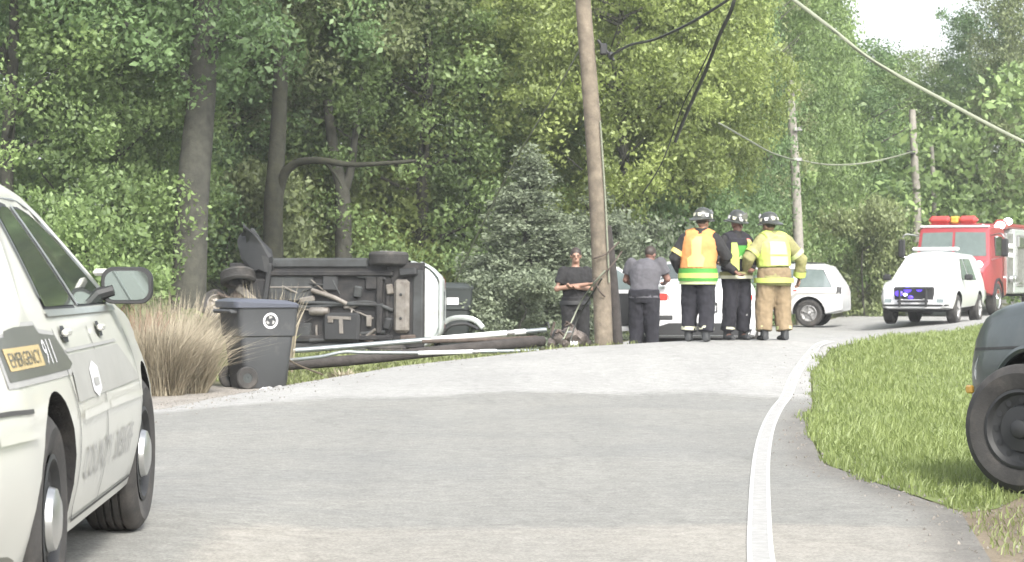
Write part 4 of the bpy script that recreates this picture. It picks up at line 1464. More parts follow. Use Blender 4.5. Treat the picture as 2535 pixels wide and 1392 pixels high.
tk = MB().box((-.45, -.42, .25), (.72, .55, .16), .05).build('fuel_tank', 'black', ov)
MB().box((-.42, -.245, .158), (.46, .06, .02), .004, (0, 0, 2)).build('tank_strap', 'under_pale', tk)
MB().box((-.46, -.41, .156), (.075, .27, .02), .004, (0, 0, -3)).build('tank_strap', 'under_pale', tk)
MB().box((-.25, -.30, .156), (.10, .07, .02), .004).build('tank_strap', 'under_pale', tk)
MB().box((.35, -.52, .27), (.36, .36, .10), .02).build('floor_shield', 'under_grey', ov)
MB().box((.75, -.30, .265), (.22, .10, .05), .01).build('bracket', 'under_pale', ov)
MB().box((-.98, -.30, .255), (.10, .22, .06), .015).build('bracket', 'under_pale', ov)
MB().tube([(-.9, -.62, .25), (-1.12, -.46, .22)], .03, 8).build('brake_hose', 'under_pale', ov)
MB().box((1.25, 0, .27), (.34, 1.0, .16), .03).build('engine_cradle', 'under', ov)
MB().box((1.55, -.1, .34), (.5, .7, .25), .06).build('oil_pan', 'rust', ov)
rng_ = random.Random(4)
for k in range(22):
    a = Vector((rng_.uniform(-1.1, 1.2), rng_.uniform(-.6, .6), .27))
    b = a + Vector((rng_.uniform(-.5, .5), rng_.uniform(-.35, .35), 0))
    c_ = (a + b) / 2 + Vector((0, 0, -.04))
    MB().tube(smooth_path([a, c_, b], 4), rng_.uniform(.012, .022), 6).build('brake_line', rng_.choice(['under_grey', 'under', 'under_pale']), ov)
OV.rt = .38
OV.wheels(ov, .24, 'alloy', which=((0, 1), (0, -1)), inset=-.10)
OV.rt = .35
# wrecked nose: the front corner folded up, wheel torn outwards
wf = wheel(ov, (1.62, .62, .16), .34, .22, 'alloy', 1, 'spoke')
wf.rotation_euler = (radians(18), radians(10), radians(-8))
w2 = wheel(ov, (2.02, .02, .10), .30, .20, 'under_pale', 1, 'spoke')
w2.rotation_euler = (radians(-70), radians(15), radians(18))
rng0 = random.Random(21)
fd = MB()
rr_ = []
for i_, (x_, y_, w__) in enumerate([(1.18, .72, .22), (1.30, .98, .34), (1.42, 1.18, .32), (1.50, 1.34, .22), (1.54, 1.44, .06)]):
    rr_.append([(x_ + w__ * cos(a) * 1.05, y_ + .10 * sin(a) + .06 * sin(3 * a + i_), .30 + .20 * sin(a + i_ * .5)) for a in np.linspace(0, 2 * pi, 12, endpoint=False)])
fd.loft(rr_)
fd.build('torn_fender', 'black', ov, 20)
fd = MB()
fd.prism([(0, 0), (.10, -.03), (.58, .66), (.50, .70)], -.03, .03, Matrix.Translation((.86, .78, .28)))
fd.build('bent_strut', 'under_grey', ov, 20)
MB().box((1.06, .28, .24), (.10, 1.05, .16), .03, (0, 0, 8)).build('firewall_edge', 'black', ov)
for y_ in (-.62, .60):
    MB().box((-.2, y_, .27), (2.5, .10, .12), .02).build('frame_rail', 'under', ov)
MB().tube([(-1.25, .0, .24), (.3, .05, .22)], .035, 10).build('drive_shaft', 'under_grey', ov)
for (x_, y_, sx_, sy_, mm_) in ((-1.05, .42, .30, .26, 'under'), (-.2, .42, .30, .30, 'black'), (.05, -.1, .22, .18, 'under_grey'), (.25, .10, .30, .12, 'under_pale'), (-.75, .25, .16, .22, 'under_grey'),
                                (.72, -.55, .3, .2, 'rust'), (-.05, -.66, .5, .08, 'under_grey'), (-1.0, -.62, .2, .2, 'rust'), (.55, -.12, .18, .16, 'black'), (-1.38, .30, .14, .2, 'under_pale'),
                                (-1.36, -.35, .14, .22, 'black'), (.95, -.12, .16, .4, 'under_grey'), (-.62, -.02, .3, .08, 'under_pale'), (-1.75, .62, .34, .14, 'black'), (-1.75, -.62, .3, .12, 'rust')):
    h_ = rng0.uniform(.05, .14)
    MB().box((x_, y_, .30 - h_ / 2), (sx_, sy_, h_), .025, (rng0.uniform(-6, 6), rng0.uniform(-6, 6), rng0.uniform(-18, 18))).build('underbody_bracket', mm_, ov)
MB().box((1.78, -.35, .22), (.75, .26, .22), .05, (0, 12, -22)).build('radiator', 'under_grey', ov)
MB().tube([(1.2, -.5, .2), (1.5, .0, .12), (2.0, .22, .1)], .035, 8).build('steering_rod', 'rust', ov)
MB().box((1.45, .2, .24), (.5, .16, .12), .03, (0, 0, 35)).build('control_arm', 'under_pale', ov)
MB().box((1.35, -.55, .26), (.8, .30, .16), .05, (0, 0, 18)).build('engine_block', 'under', ov)

# ================================================================== wheeled bins
def bin_(name, label, loc, rz, body_m, lid_m, emblem=True, tilt=0.0, plate=False):
    t = thing(name, label, 'trash bin', loc, rz)
    if tilt:
        t.rotation_euler = (tilt, 0, rz)
    rings = []
    for z, w_, d_, dy in ((.0, .50, .54, 0), (.04, .535, .57, 0), (.64, .625, .70, .0), (.655, .665, .75, .0), (.70, .675, .76, .0), (.98, .70, .80, 0), (1.0, .715, .815, 0)):
        rings.append([(x, y + dy, z) for x, y in rounded(w_, d_, .07, 4)])
    MB().loft(rings).build('body', body_m, t, 40)
    lid = []
    for z, w_, d_, dy in ((1.003, .75, .86, 0), (1.035, .76, .87, 0), (1.06, .71, .80, 0), (1.085, .55, .6, 0)):
        lid.append([(x, y + dy + .02, z + .05 * (.0 if z < 1.02 else 1) * (y + .4)) for x, y in rounded(w_, d_, .08, 4)])
    MB().loft(lid).build('lid', lid_m, t, 40)
    MB().tube([(-.30, .47, .96), (.30, .47, .96)], .02, 8).build('handle', body_m, t)
    for sx in (-1, 1):
        MB().box((sx * .27, .43, .955), (.05, .12, .05), .012).build('handle_bracket', body_m, t)
    MB().tube([(-.28, .27, .15), (.28, .27, .15)], .015, 8).build('axle', 'steel', t)
    for sx in (-1, 1):
        q = MB().lathe([(.06, -.03), (.125, -.032), (.14, -.02), (.14, .02), (.125, .032), (.06, .03)], 24, 'X', (sx * .295, .27, .14), close=True).build('wheel', 'rubber', t)
        MB().lathe([(.001, sx * .022), (.03, sx * .03), (.075, sx * .02), (.09, sx * .026)], 18, 'X', (sx * .295, .27, .14)).build('hub', 'bin_dark', q)
    for z in (.655,):
        g = MB()
        g.box((0, -.37, .672), (.44, .03, .03), .01)
        g.build('grab_bar', body_m, t)
    if emblem:
        def face(px, pz):          # the side that is turned to the road
            f = (pz - .655) / .345
            return Vector((-(.3325 + .024 * f + .003), px, pz))
        e = MB()
        n = 40
        for k in range(n):
            a0, a1 = 2 * pi * k / n, 2 * pi * (k + 1) / n
            q = []
            for r_, a in ((.072, a0), (.098, a0), (.098, a1), (.072, a1)):
                q.append(face(r_ * cos(a) - .02, .84 + r_ * sin(a)))
            e.add(q, [(0, 1, 2, 3)])
        e.build('emblem_ring', 'print_white', t)
        e = MB()
        for a0 in (90, 210, 330):
            q = []
            for da, r_ in ((-42, .03), (-20, .06), (15, .06), (32, .045), (10, .03)):
                a = radians(a0 + da)
                q.append(face(r_ * cos(a) - .02, .84 + r_ * sin(a)))
            e.add(q, [(0, 1, 2, 3, 4)])
        e.build('emblem_arrows', 'print_grey', t, kind='stuff')
    if plate:
        MB().box((-.02, -.402, .80), (.22, .006, .12), .002).build('label_plate', 'print_white', t)
    return t


b1 = on_ground(640, 28.6)
bin_('trash_bin', 'grey wheeled bin with round white emblem and raised blue grey lid by the road', b1 + Vector((0, 0, .0)), radians(118), 'bin', 'bin_lid')
b2 = on_ground(1120, 45.0)
bin_('trash_bin', 'black bin with a small white plate behind the rear of the tipped car', Vector((b2.x, b2.y, b2.z + .02)), radians(5), 'bin_dark', 'bin_dark', False, 0, True).scale = (1.05, 1.05, 1.14)
q = MB()
arc = [P(1088, 812, 44.2), P(1105, 795, 44.2), P(1130, 787, 44.1), P(1160, 788, 44.0), P(1182, 797, 44.0), P(1196, 812, 43.9)]
fc = arc[2].copy(); fc.z = gz1(fc.x, fc.y)
fdr = thing('torn_body_panel', 'bent silver body panel lying on the ground past the tail of the tipped car', 'car panel', fc)
q.tube(smooth_path(arc, 5), [(.02, .05)] * 26, 10, up=(0, 1, 0))
q.build('panel_skin', 'silver_paint', fdr, 40, off=fc)
MB().tube(smooth_path([P(1092, 842, 44), P(1110, 810, 43.9), P(1150, 802, 43.9), P(1185, 815, 43.8)], 5), .035, 8).build('inner_liner', 'black', fdr, off=fc)

# ================================================================== fallen pole, pipes and broken fittings on the verge
def lying(name, label, cat, pts, r, m, n=12, joints=(), jr=1.35, jm='alloy', group=None):
    pts = smooth_path(pts, 6)
    c = pts[len(pts) // 2].copy()
    t = thing(name, label, cat, c, 0, group)
    MB().tube(pts, r, n).build('shaft' if cat != 'pipe' else 'tube', m, t, 50, off=c)
    for (a, b, jj) in joints:
        i = int(a * (len(pts) - 1))
        p, d = pts[i], (pts[min(i + 1, len(pts) - 1)] - pts[max(0, i - 1)]).normalized()
        MB().tube([p - d * b, p + d * b], r * jr, n).build('coupling' if jj != 'white' else 'sleeve', jm if jj != 'white' else 'white_pipe', t, off=c)
    return t


lying('fallen_pole', 'dark brown fallen utility pole lying along the verge', 'utility pole',
      [P(690, 905, 32.4), P(860, 893, 32.5), P(1060, 872, 32.8), P(1220, 856, 33.2), P(1345, 845, 33.6)], .078, 'wood_dark', 14)
lying('metal_pipe', 'upper long grey pipe with a white end lying above the fallen pole', 'pipe',
      [P(640, 872, 33.6), P(760, 866, 33.7), P(960, 850, 34), P(1150, 834, 34.3), P(1352, 817, 34.6)], .040, 'galv', 12,
      ((.82, .72, 'white'), (.88, .06, 'c')), 1.1, group='pipes lying on the fallen pole')
lying('metal_pipe', 'lower thin pipe in bent pale sections resting along the pole foot', 'pipe',
      [P(705, 893, 32.1), P(790, 884, 32.0), P(850, 872, 32.0), P(900, 873, 32.05), P(1040, 874, 32.1), P(1180, 871, 32.2), P(1335, 868, 32.2)], .026, 'galv', 10,
      ((.8, .55, 'white'), (.86, .05, 'c')), 1.2, group='pipes lying on the fallen pole')
lying('metal_pipe', 'rusty middle pipe between the fallen pole and the upper pipe', 'pipe',
      [P(1045, 846, 33.8), P(1180, 842, 33.9), P(1330, 836, 34.0)], .032, 'rust', 10, group='pipes lying on the fallen pole')
random.seed(12)


def chunk(u, v, Y, r, m, label, name='concrete_chunk', cat='debris'):
    p = P(u, v, Y)
    mb = MB()
    mb.ball((0, 0, 0), (r * random.uniform(.9, 1.5), r, r * random.uniform(.6, .95)), 9, 6)
    sd = random.random() * 50
    mb.v = [q * (1 + .45 * noise.noise(q * (2.2 / r) + Vector((sd, 0, 0)))) for q in mb.v]
    o = mb.build(name, m, None, 20)
    o.location = p
    o.rotation_euler = (random.uniform(0, 6), random.uniform(-.3, .3), random.uniform(0, 6))
    return tag(o, label, cat, 'rubble at the broken pole foot')


for (u, v, r, lb) in [(1385, 835, .12, 'pinkish broken concrete lump nearest the pipe ends'), (1413, 828, .13, 'broken concrete lump in the middle of the rubble pile'),
                      (1438, 838, .12, 'broken concrete lump leaning on the utility pole foot'), (1400, 852, .08, 'small concrete lump in front of the rubble pile'),
                      (1368, 848, .08, 'small concrete lump touching the rusty pipe end'), (1455, 851, .06, 'smallest concrete lump right at the utility pole foot')]:
    chunk(u, v, 33.0, r, 'stone', lb)
tg = thing('broken_hardware', 'tangle of broken black pole fittings with white insulator at the pipe ends', 'debris', P(1390, 845, 32.8))
hb = tg.location.copy()
for i in range(8):
    a = P(random.uniform(1345, 1450), random.uniform(805, 858), 32.8)
    b = a + Vector((random.uniform(-.18, .18), random.uniform(-.1, .1), random.uniform(-.08, .12)))
    c_ = (a + b) / 2 + Vector((random.uniform(-.06, .06), 0, random.uniform(0, .08)))
    MB().tube(smooth_path([a, c_, b], 4), random.uniform(.010, .024), 6).build('bent_rod', random.choice(['black', 'rust', 'alloy']), tg, off=hb)
MB().lathe([(.001, -.05), (.04, -.05), (.02, -.02), (.045, 0), (.02, .02), (.04, .05), (.001, .055)], 14, 'X', P(1421, 851, 32.6)).build('insulator', 'white_pipe', tg, off=hb)
MB().box(P(1368, 815, 33), (.03, .05, .22), .01, (0, 15, 10)).build('bolt_plate', 'rust', tg, off=hb)
line('fallen_cable', 'fallen black cable strung loosely in front of the officer trousers', [P(1395, 840, 32.7), P(1418, 790, 32.9), P(1440, 745, 32.9), P(1472, 700, 32.4), P(1498, 670, 32.3)], .012, 'cable_pale')
line('fallen_cable', 'second loose fallen cable hanging from the leaning utility pole', [P(1412, 845, 32.8), P(1430, 790, 32.9), P(1462, 735, 32.6), P(1490, 690, 32.35)], .012, 'cable')
line('broken_branch', 'thin bare branch poking out under the fallen pole', [P(700, 880, 31.9), P(730, 900, 31.6), P(765, 915, 31.4), P(800, 928, 31.2)], .014, 'straw')['category'] = 'branch'
for i, (u, v, Y) in enumerate([(652, 956, 27.4), (668, 952, 27.6), (690, 950, 27.9)]):
    p = on_ground(u, Y)
    mb = MB().ball((0, 0, .03), (.05, .04, .035), 8, 5)
    mb.v = [q * (1 + .4 * noise.noise(q * 30 + Vector((i * 9, 0, 0)))) for q in mb.v]
    o = mb.build('litter_scrap', 'print_grey' if i else 'print_white', None, 30)
    o.location = p
    tag(o, ['white scrap of litter right in front of the bin wheel', 'grey stone in front of the grey bin', 'small grey stone past the front corner of the grey bin'][i], 'litter')
# ================================================================== white sedan just over the crest, front door open
SD = Car(top=[(-2.50, .60), (-2.48, .90), (-2.42, 1.02), (-2.2, 1.06), (-1.85, 1.07), (-1.6, 1.14), (-.9, 1.42), (-.6, 1.465), (-.1, 1.475), (.3, 1.43), (1.0, 1.08), (1.15, 1.03), (1.9, .95), (2.35, .85), (2.48, .70), (2.52, .5)],
         belt=[(-2.5, .98), (-1.6, 1.0), (1.1, .96), (2.52, .8)],
         bot=[(-2.5, .30), (-2.2, .26), (-1.0, .2), (2.0, .2), (2.52, .26)],
         plan=[(-2.5, .84), (-2.42, .92), (-2.1, .97), (-1.3, 1), (1.2, 1), (1.9, .97), (2.3, .88), (2.52, .72)],
         W=.95, tumble=.56, axles=(-1.5, 1.52), rt=.36, arch=.42)
sx, sy = 3.08, 38.45
sdn = thing('white_sedan', 'white sedan with red tail lamp and open front door behind the firefighters', 'car', (sx, sy, gz1(sx, sy) + .02), radians(90 - 3))
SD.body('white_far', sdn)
for sd in (-1, 1):
    windows_side(SD, sdn, [[(-1.2, 1.02), (-.85, 1.36), (-.3, 1.38), (-.3, 1.02)], [(-.2, 1.02), (-.2, 1.38), (.2, 1.37), (.8, 1.06), (.82, 1.02)]], sd=sd)
    SD.side_line('panel_gap', [(-.25, 1.0), (-.24, .3)], .014, 'seam', sdn, sd)
SD.roof('rear_window', [(-.92, -.50), (-.92, .50), (-1.55, .62), (-1.55, -.62)], 'glass', sdn)
SD.roof('windscreen', [(.35, -.52), (.35, .52), (.95, .64), (.95, -.64)], 'glass', sdn)
for sd in (-1, 1):
    MB().box((-2.42, sd * .655, .90), (.16, .30, .125), .03).build('tail_lamp', 'red_lens', sdn)
    MB().box((-2.455, sd * .44, .90), (.10, .15, .11), .025).build('reverse_lamp', 'print_white', sdn)
    SD.end('bumper_slot', [(sd * .72, .55), (sd * .72, .62), (sd * .44, .62), (sd * .44, .55)], 'black', sdn, -1)
SD.end('licence_recess', [(-.26, .66), (-.26, .82), (.26, .82), (.26, .66)], 'black', sdn, -1)
SD.end('rear_valance', [(-.76, .31), (-.80, .40), (-.5, .50), (.5, .50), (.80, .40), (.76, .31)], 'black', sdn, -1, .012)
SD.wheels(sdn, .24, 'alloy')
MB().box((0, 0, .28), (4.2, 1.5, .2), .05).build('floor_pan', 'under', sdn)
dr = MB()
out = [(0, .32), (0, 1.0), (-.28, 1.22), (-.62, 1.40), (-.98, 1.40), (-1.06, 1.0), (-1.06, .42), (-.98, .30)]
win_ = [(-.10, 1.02), (-.30, 1.18), (-.63, 1.34), (-.93, 1.34), (-1.0, 1.02)]
hinge = Matrix.Translation((.85, SD.W - .02, 0)) @ Matrix.Rotation(radians(-42), 4, 'Z') @ Matrix(((1, 0, 0, 0), (0, 0, 1, 0), (0, 1, 0, 0), (0, 0, 0, 1)))
dr.prism(out, -.05, .03, hinge)
door = dr.build('door', 'white_far', sdn, 20)
MB().prism(win_, .032, .04, hinge).build('window', 'glass_pale', door, 20)
MB().prism(win_, -.06, -.052, hinge).build('window', 'glass_pale', door, 20)
MB().prism([(-.06, .40), (-.06, .95), (-1.0, .95), (-1.0, .42)], -.07, -.052, hinge).build('door_card', 'black', door, 20)

# ================================================================== white utility vehicle with red stripe
UV = Car(top=[(-2.32, .62), (-2.31, 1.0), (-2.26, 1.16), (-1.92, 1.68), (-1.7, 1.745), (.2, 1.76), (.5, 1.70), (1.1, 1.22), (1.2, 1.15), (1.9, 1.07), (2.2, .98), (2.36, .80), (2.40, .55)],
         belt=[(-2.32, 1.08), (1.0, 1.06), (2.4, .9)],
         bot=[(-2.32, .46), (-1.9, .36), (1.9, .34), (2.4, .42)],
         plan=[(-2.32, .86), (-2.2, .94), (-1.8, .99), (1.3, 1), (1.9, .97), (2.25, .90), (2.40, .80)],
         W=.93, tumble=.28, axles=(-1.38, 1.42), rt=.38, arch=.46)
ux, uy = 7.28, 66.0
uv = thing('white_utility_vehicle', 'white sport utility vehicle with a red and grey side stripe parked past the firefighters', 'suv', (ux, uy, gz1(ux, uy)), radians(163))
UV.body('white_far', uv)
for sd in (-1, 1):
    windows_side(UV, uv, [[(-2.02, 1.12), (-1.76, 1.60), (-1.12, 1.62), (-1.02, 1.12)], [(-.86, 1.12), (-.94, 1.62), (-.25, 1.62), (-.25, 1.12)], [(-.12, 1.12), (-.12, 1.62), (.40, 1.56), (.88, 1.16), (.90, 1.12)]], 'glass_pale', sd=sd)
    UV.side('stripe', [(-2.25, .93), (-2.25, .98), (-1.0, .96), (-.55, .60), (1.2, .60), (1.2, .50), (-.66, .50), (-1.06, .90)], 'print_smoke', uv, sd, .006)
    UV.side('stripe', [(-.50, .62), (-.86, .92), (-.70, .94), (-.36, .66), (1.2, .66), (1.2, .62)], 'print_red', uv, sd, .007)
    UV.side('tail_lamp', [(-2.29, .92), (-2.29, 1.12), (-2.16, 1.14), (-2.16, .92)], 'black', uv, sd, .008)
    UV.side('lower_cladding', [(-.9, .36), (-.9, .44), (.9, .44), (.9, .36)], 'black', uv, sd, .008)
    UV.side('badge', [(-1.04, 1.0), (-1.04, 1.05), (-.94, 1.05), (-.94, 1.0)], 'print_red', uv, sd, .008)
for sd in (-1, 1):
    MB().tube([(-1.6, sd * .55, 1.80), (.1, sd * .55, 1.82)], .022, 8).build('roof_rack', 'black', uv)
UV.wheels(uv, .24, 'alloy')
UV.roof('windscreen', [(.55, -.6), (.55, .6), (1.05, .72), (1.05, -.72)], 'glass', uv)

# ================================================================== white patrol vehicle with blue strobes, facing the camera
PT = Car(top=[(-2.5, .7), (-2.49, 1.1), (-2.44, 1.3), (-2.2, 1.78), (-2.0, 1.84), (-.1, 1.87), (.25, 1.80), (.95, 1.26), (1.1, 1.17), (1.9, 1.10), (2.3, 1.03), (2.46, .9), (2.52, .55)],
         belt=[(-2.5, 1.12), (1.0, 1.10), (2.52, .95)],
         bot=[(-2.5, .46), (2.0, .38), (2.52, .42)],
         plan=[(-2.5, .9), (-2.3, .96), (1.4, 1), (2.0, .97), (2.35, .90), (2.52, .80)],
         W=.98, tumble=.30, axles=(-1.48, 1.5), rt=.385, arch=.46)
tx, ty = 11.25, 61.4
ptv = thing('patrol_vehicle', 'white patrol vehicle facing the road with purple blue strobes behind its push bumper', 'police car', (tx, ty, gz1(tx, ty)), radians(-90 - 22))
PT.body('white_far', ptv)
M['glare_glass'] = mat('painted_glare_glass', (0.30, 0.33, 0.34), 0.05, var=0.05, spec=1.0)  # pale base colour stands in for sky reflected in the windscreen
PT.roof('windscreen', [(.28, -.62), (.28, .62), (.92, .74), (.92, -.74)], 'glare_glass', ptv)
for sd in (-1, 1):
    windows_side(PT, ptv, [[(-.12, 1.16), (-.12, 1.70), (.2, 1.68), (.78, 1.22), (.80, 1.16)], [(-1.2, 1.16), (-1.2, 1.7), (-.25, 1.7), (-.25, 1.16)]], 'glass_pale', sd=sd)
    MB().box((.80, sd * 1.08, 1.22), (.10, .22, .16), .04).build('door_mirror', 'black', ptv)
    PT.end('headlamp', [(sd * .88, .84), (sd * .88, 1.0), (sd * .56, 1.0), (sd * .56, .82)], 'print_white', ptv, 1)
    PT.end('fog_lamp', [(sd * .76, .56), (sd * .76, .66), (sd * .58, .66), (sd * .58, .56)], 'glass_pale', ptv, 1)
MB().box((2.475, 0, .79), (.07, 1.04, .36), .03).build('grille_surround', 'black', ptv)
gr = PT.end('grille', [(-.5, .62), (-.52, .96), (.52, .96), (.5, .62)], 'black', ptv, 1)
PT.end('bumper_line', [(-.86, .47), (-.86, .52), (.86, .52), (.86, .47)], 'black', ptv, 1, .014)
pb_ = MB()
for sd in (-1, 1):
    pb_.box((2.64, sd * .34, .70), (.08, .06, .50), .015)
pb_.box((2.64, 0, .93), (.07, .8, .06), .015)
pb_.box((2.64, 0, .60), (.07, .8, .06), .015)
pb_.build('push_bumper', 'black', ptv)
for y_, z_, m_, r_ in ((-.20, .77, 'white_light', .05), (-.36, .80, 'blue_light', .11), (-.14, .90, 'blue_light', .11), (-.06, .70, 'blue_light', .07), (.16, .90, 'blue_light', .08), (.30, .64, 'print_grey', .06), (-.30, .62, 'print_grey', .06)):
    MB().ball((2.62, y_, z_), (.03, r_, r_ * .7), 12, 7).build('strobe' if 'light' in m_ else 'lamp', m_, ptv)
PT.wheels(ptv, .25, 'alloy')
MB().box((0, 0, .42), (4.2, 1.5, .2), .05).build('chassis', 'under', ptv)
lbx = MB().box((-.25, 0, 1.975), (.3, 1.25, .10), .04).build('light_bar', 'print_white', ptv)

# ================================================================== red fire engine
fx, fy = 15.5, 75.9
fe = thing('fire_engine', 'red fire engine with glowing red roof light bar behind the patrol vehicle', 'fire truck', (fx, fy, gz1(fx, fy)), radians(-90 - 25))


def fbox(nm, c, s, m_, b=.04, parent=fe, rot=None):
    return MB().box(c, s, b, rot).build(nm, m_, parent, 30)


cab = MB()
rings = []
for x_, zb, zt, hw, hwt in ((1.75, .62, 2.80, 1.2, 1.12), (2.2, .62, 2.86, 1.21, 1.13), (3.55, .62, 2.84, 1.21, 1.13), (3.68, .66, 2.74, 1.19, 1.10), (3.92, .70, 1.72, 1.18, 1.17), (4.15, .72, 1.62, 1.12, 1.08), (4.32, .78, 1.44, 1.05, 1.0)):
    rings.append([(x_, -hw * .97, zb), (x_, -hw, zb + .1), (x_, -hw, min(1.7, zt - .1)), (x_, -hwt, zt - .08), (x_, -hwt + .1, zt), (x_, hwt - .1, zt), (x_, hwt, zt - .08), (x_, hw, min(1.7, zt - .1)), (x_, hw, zb + .1), (x_, hw * .97, zb)])
cab.loft(rings)
cab.build('cab', 'red_paint', fe, 25)
# windscreen lies on the slope between roof front and cowl
for sd in (-1, 1):
    q = MB()
    pts = [(3.70, sd * .04, 2.62), (3.70, sd * 1.0, 2.60), (3.88, sd * 1.06, 1.86), (3.88, sd * .04, 1.86)]
    off = Vector((.016, 0, .004))
    q.add([Vector(p) + off for p in pts] + [Vector(p) + off * .2 for p in pts], [(0, 1, 2, 3), (4, 7, 6, 5), (0, 4, 5, 1), (1, 5, 6, 2), (2, 6, 7, 3), (3, 7, 4, 0)])
    q.build('windscreen', 'glass_pale', fe, 20)
    fbox('door_window', (2.85, sd * 1.19, 2.18), (.86, .06, .62), 'glass', .02)
    fbox('door_gap', (2.30, sd * 1.213, 1.5), (.03, .012, 1.6), 'seam', 0)
    fbox('grab_rail', (2.22, sd * 1.26, 1.7), (.03, .03, 1.0), 'steel', .01)
    ar = MB().tube(smooth_path([(3.6, sd * 1.12, 2.5), (3.85, sd * 1.5, 2.56), (3.88, sd * 1.62, 2.45)], 4), .025, 8).build('mirror_arm', 'steel', fe)
    MB().box((3.88, sd * 1.64, 2.12), (.10, .22, .56), .04).build('mirror_head', 'black', ar)
    MB().tube([(3.88, sd * 1.62, 1.85), (3.7, sd * 1.18, 1.75)], .02, 6).build('mirror_brace', 'steel', ar)
    fbox('headlamp_housing', (4.27, sd * .78, 1.12), (.16, .42, .26), 'steel', .04)
    fbox('headlamp', (4.35, sd * .78, 1.12), (.04, .34, .18), 'glass_pale', .015)
fbox('roof_edge', (3.64, 0, 2.80), (.12, 2.2, .07), 'print_white', .02)
fbox('grille', (4.33, 0, 1.14), (.08, 1.0, .46), 'steel', .03)
fbox('bumper', (4.62, 0, .66), (.36, 2.4, .34), 'steel', .05)
lb1 = fbox('light_bar', (3.0, .28, 3.02), (.42, .60, .26), 'red_light', .11)
fbox('light_bar', (3.0, -.62, 3.02), (.42, .72, .26), 'red_light', .11)
fbox('light_bar_centre', (3.0, -.14, 3.02), (.40, .26, .24), 'amber', .05)
fbox('light_bar_foot', (3.0, -.1, 2.87), (.3, 1.7, .06), 'red_paint', .02)
for (x_, y_, z_, r_) in ((4.30, .92, 1.60, .13), (2.0, 1.05, 2.86, .16), (1.2, 1.12, 3.0, .15), (3.95, -.2, 1.80, .07), (3.95, .5, 1.78, .06)):
    MB().ball((x_, y_, z_), (.06, r_, r_ * .8), 12, 7).build('strobe', 'white_light', fe)
fbox('pump_panel', (1.22, 0, 1.65), (.96, 2.40, 1.95), 'alloy', .03)
for sd in (-1, 1):
    for k in range(3):
        for j in range(2):
            MB().lathe([(.001, sd * .05), (.07, sd * .05), (.085, sd * .02), (.09, 0)], 14, 'Y', (.95 + .26 * k, sd * 1.21, 1.9 + .3 * j)).build('gauge', 'print_white', fe)
    for k in range(2):
        MB().lathe([(.001, sd * .16), (.10, sd * .16), (.12, sd * .05), (.09, 0)], 16, 'Y', (1.0 + .42 * k, sd * 1.21, 1.15)).build('hose_outlet', 'steel', fe)
    for k in range(4):
        c_ = fbox('locker_door', (-.1 - 1.05 * k, sd * 1.222, 1.75), (.98, .05, 1.7 if k != 1 else 1.0), 'under_grey' if 0 else 'alloy', .015)
        fbox('locker_handle', (-.1 - 1.05 * k, sd * 1.25, 1.02 if k != 1 else 1.35), (.5, .03, .05), 'steel', .01, c_)
fbox('body', (-1.65, 0, 1.72), (4.7, 2.42, 2.1), 'silver_paint', .04)
fbox('hose_bed_cover', (-1.4, 0, 2.86), (5.0, 2.3, .16), 'red_paint', .05)
fbox('top_beacon', (1.3, .95, 2.90), (.7, .4, .30), 'red_light', .09)
fbox('ladder', (-1.4, 1.28, 2.35), (3.6, .07, .34), 'steel', .02)
fbox('frame_rail', (0, 0, .72), (8.0, 1.0, .3), 'under', .03)
for ax in (2.95, -2.2):
    for sd in (-1, 1):
        wheel(fe, (ax, sd * 1.22, .52), .52, .30, 'steel', sd, 'hole', 0, True)
        MB().tube([(ax + .62 * cos(a), sd * 1.215, .52 + .62 * sin(a)) for a in np.linspace(.05, pi - .05, 16)], .05, 6).build('wheel_arch', 'black', fe)
# ================================================================== people
def V3(*a):
    return Vector(a)


def arm_path(sh, el, wr):
    return [sh, sh.lerp(el, .5), el, el.lerp(wr, .5), wr]


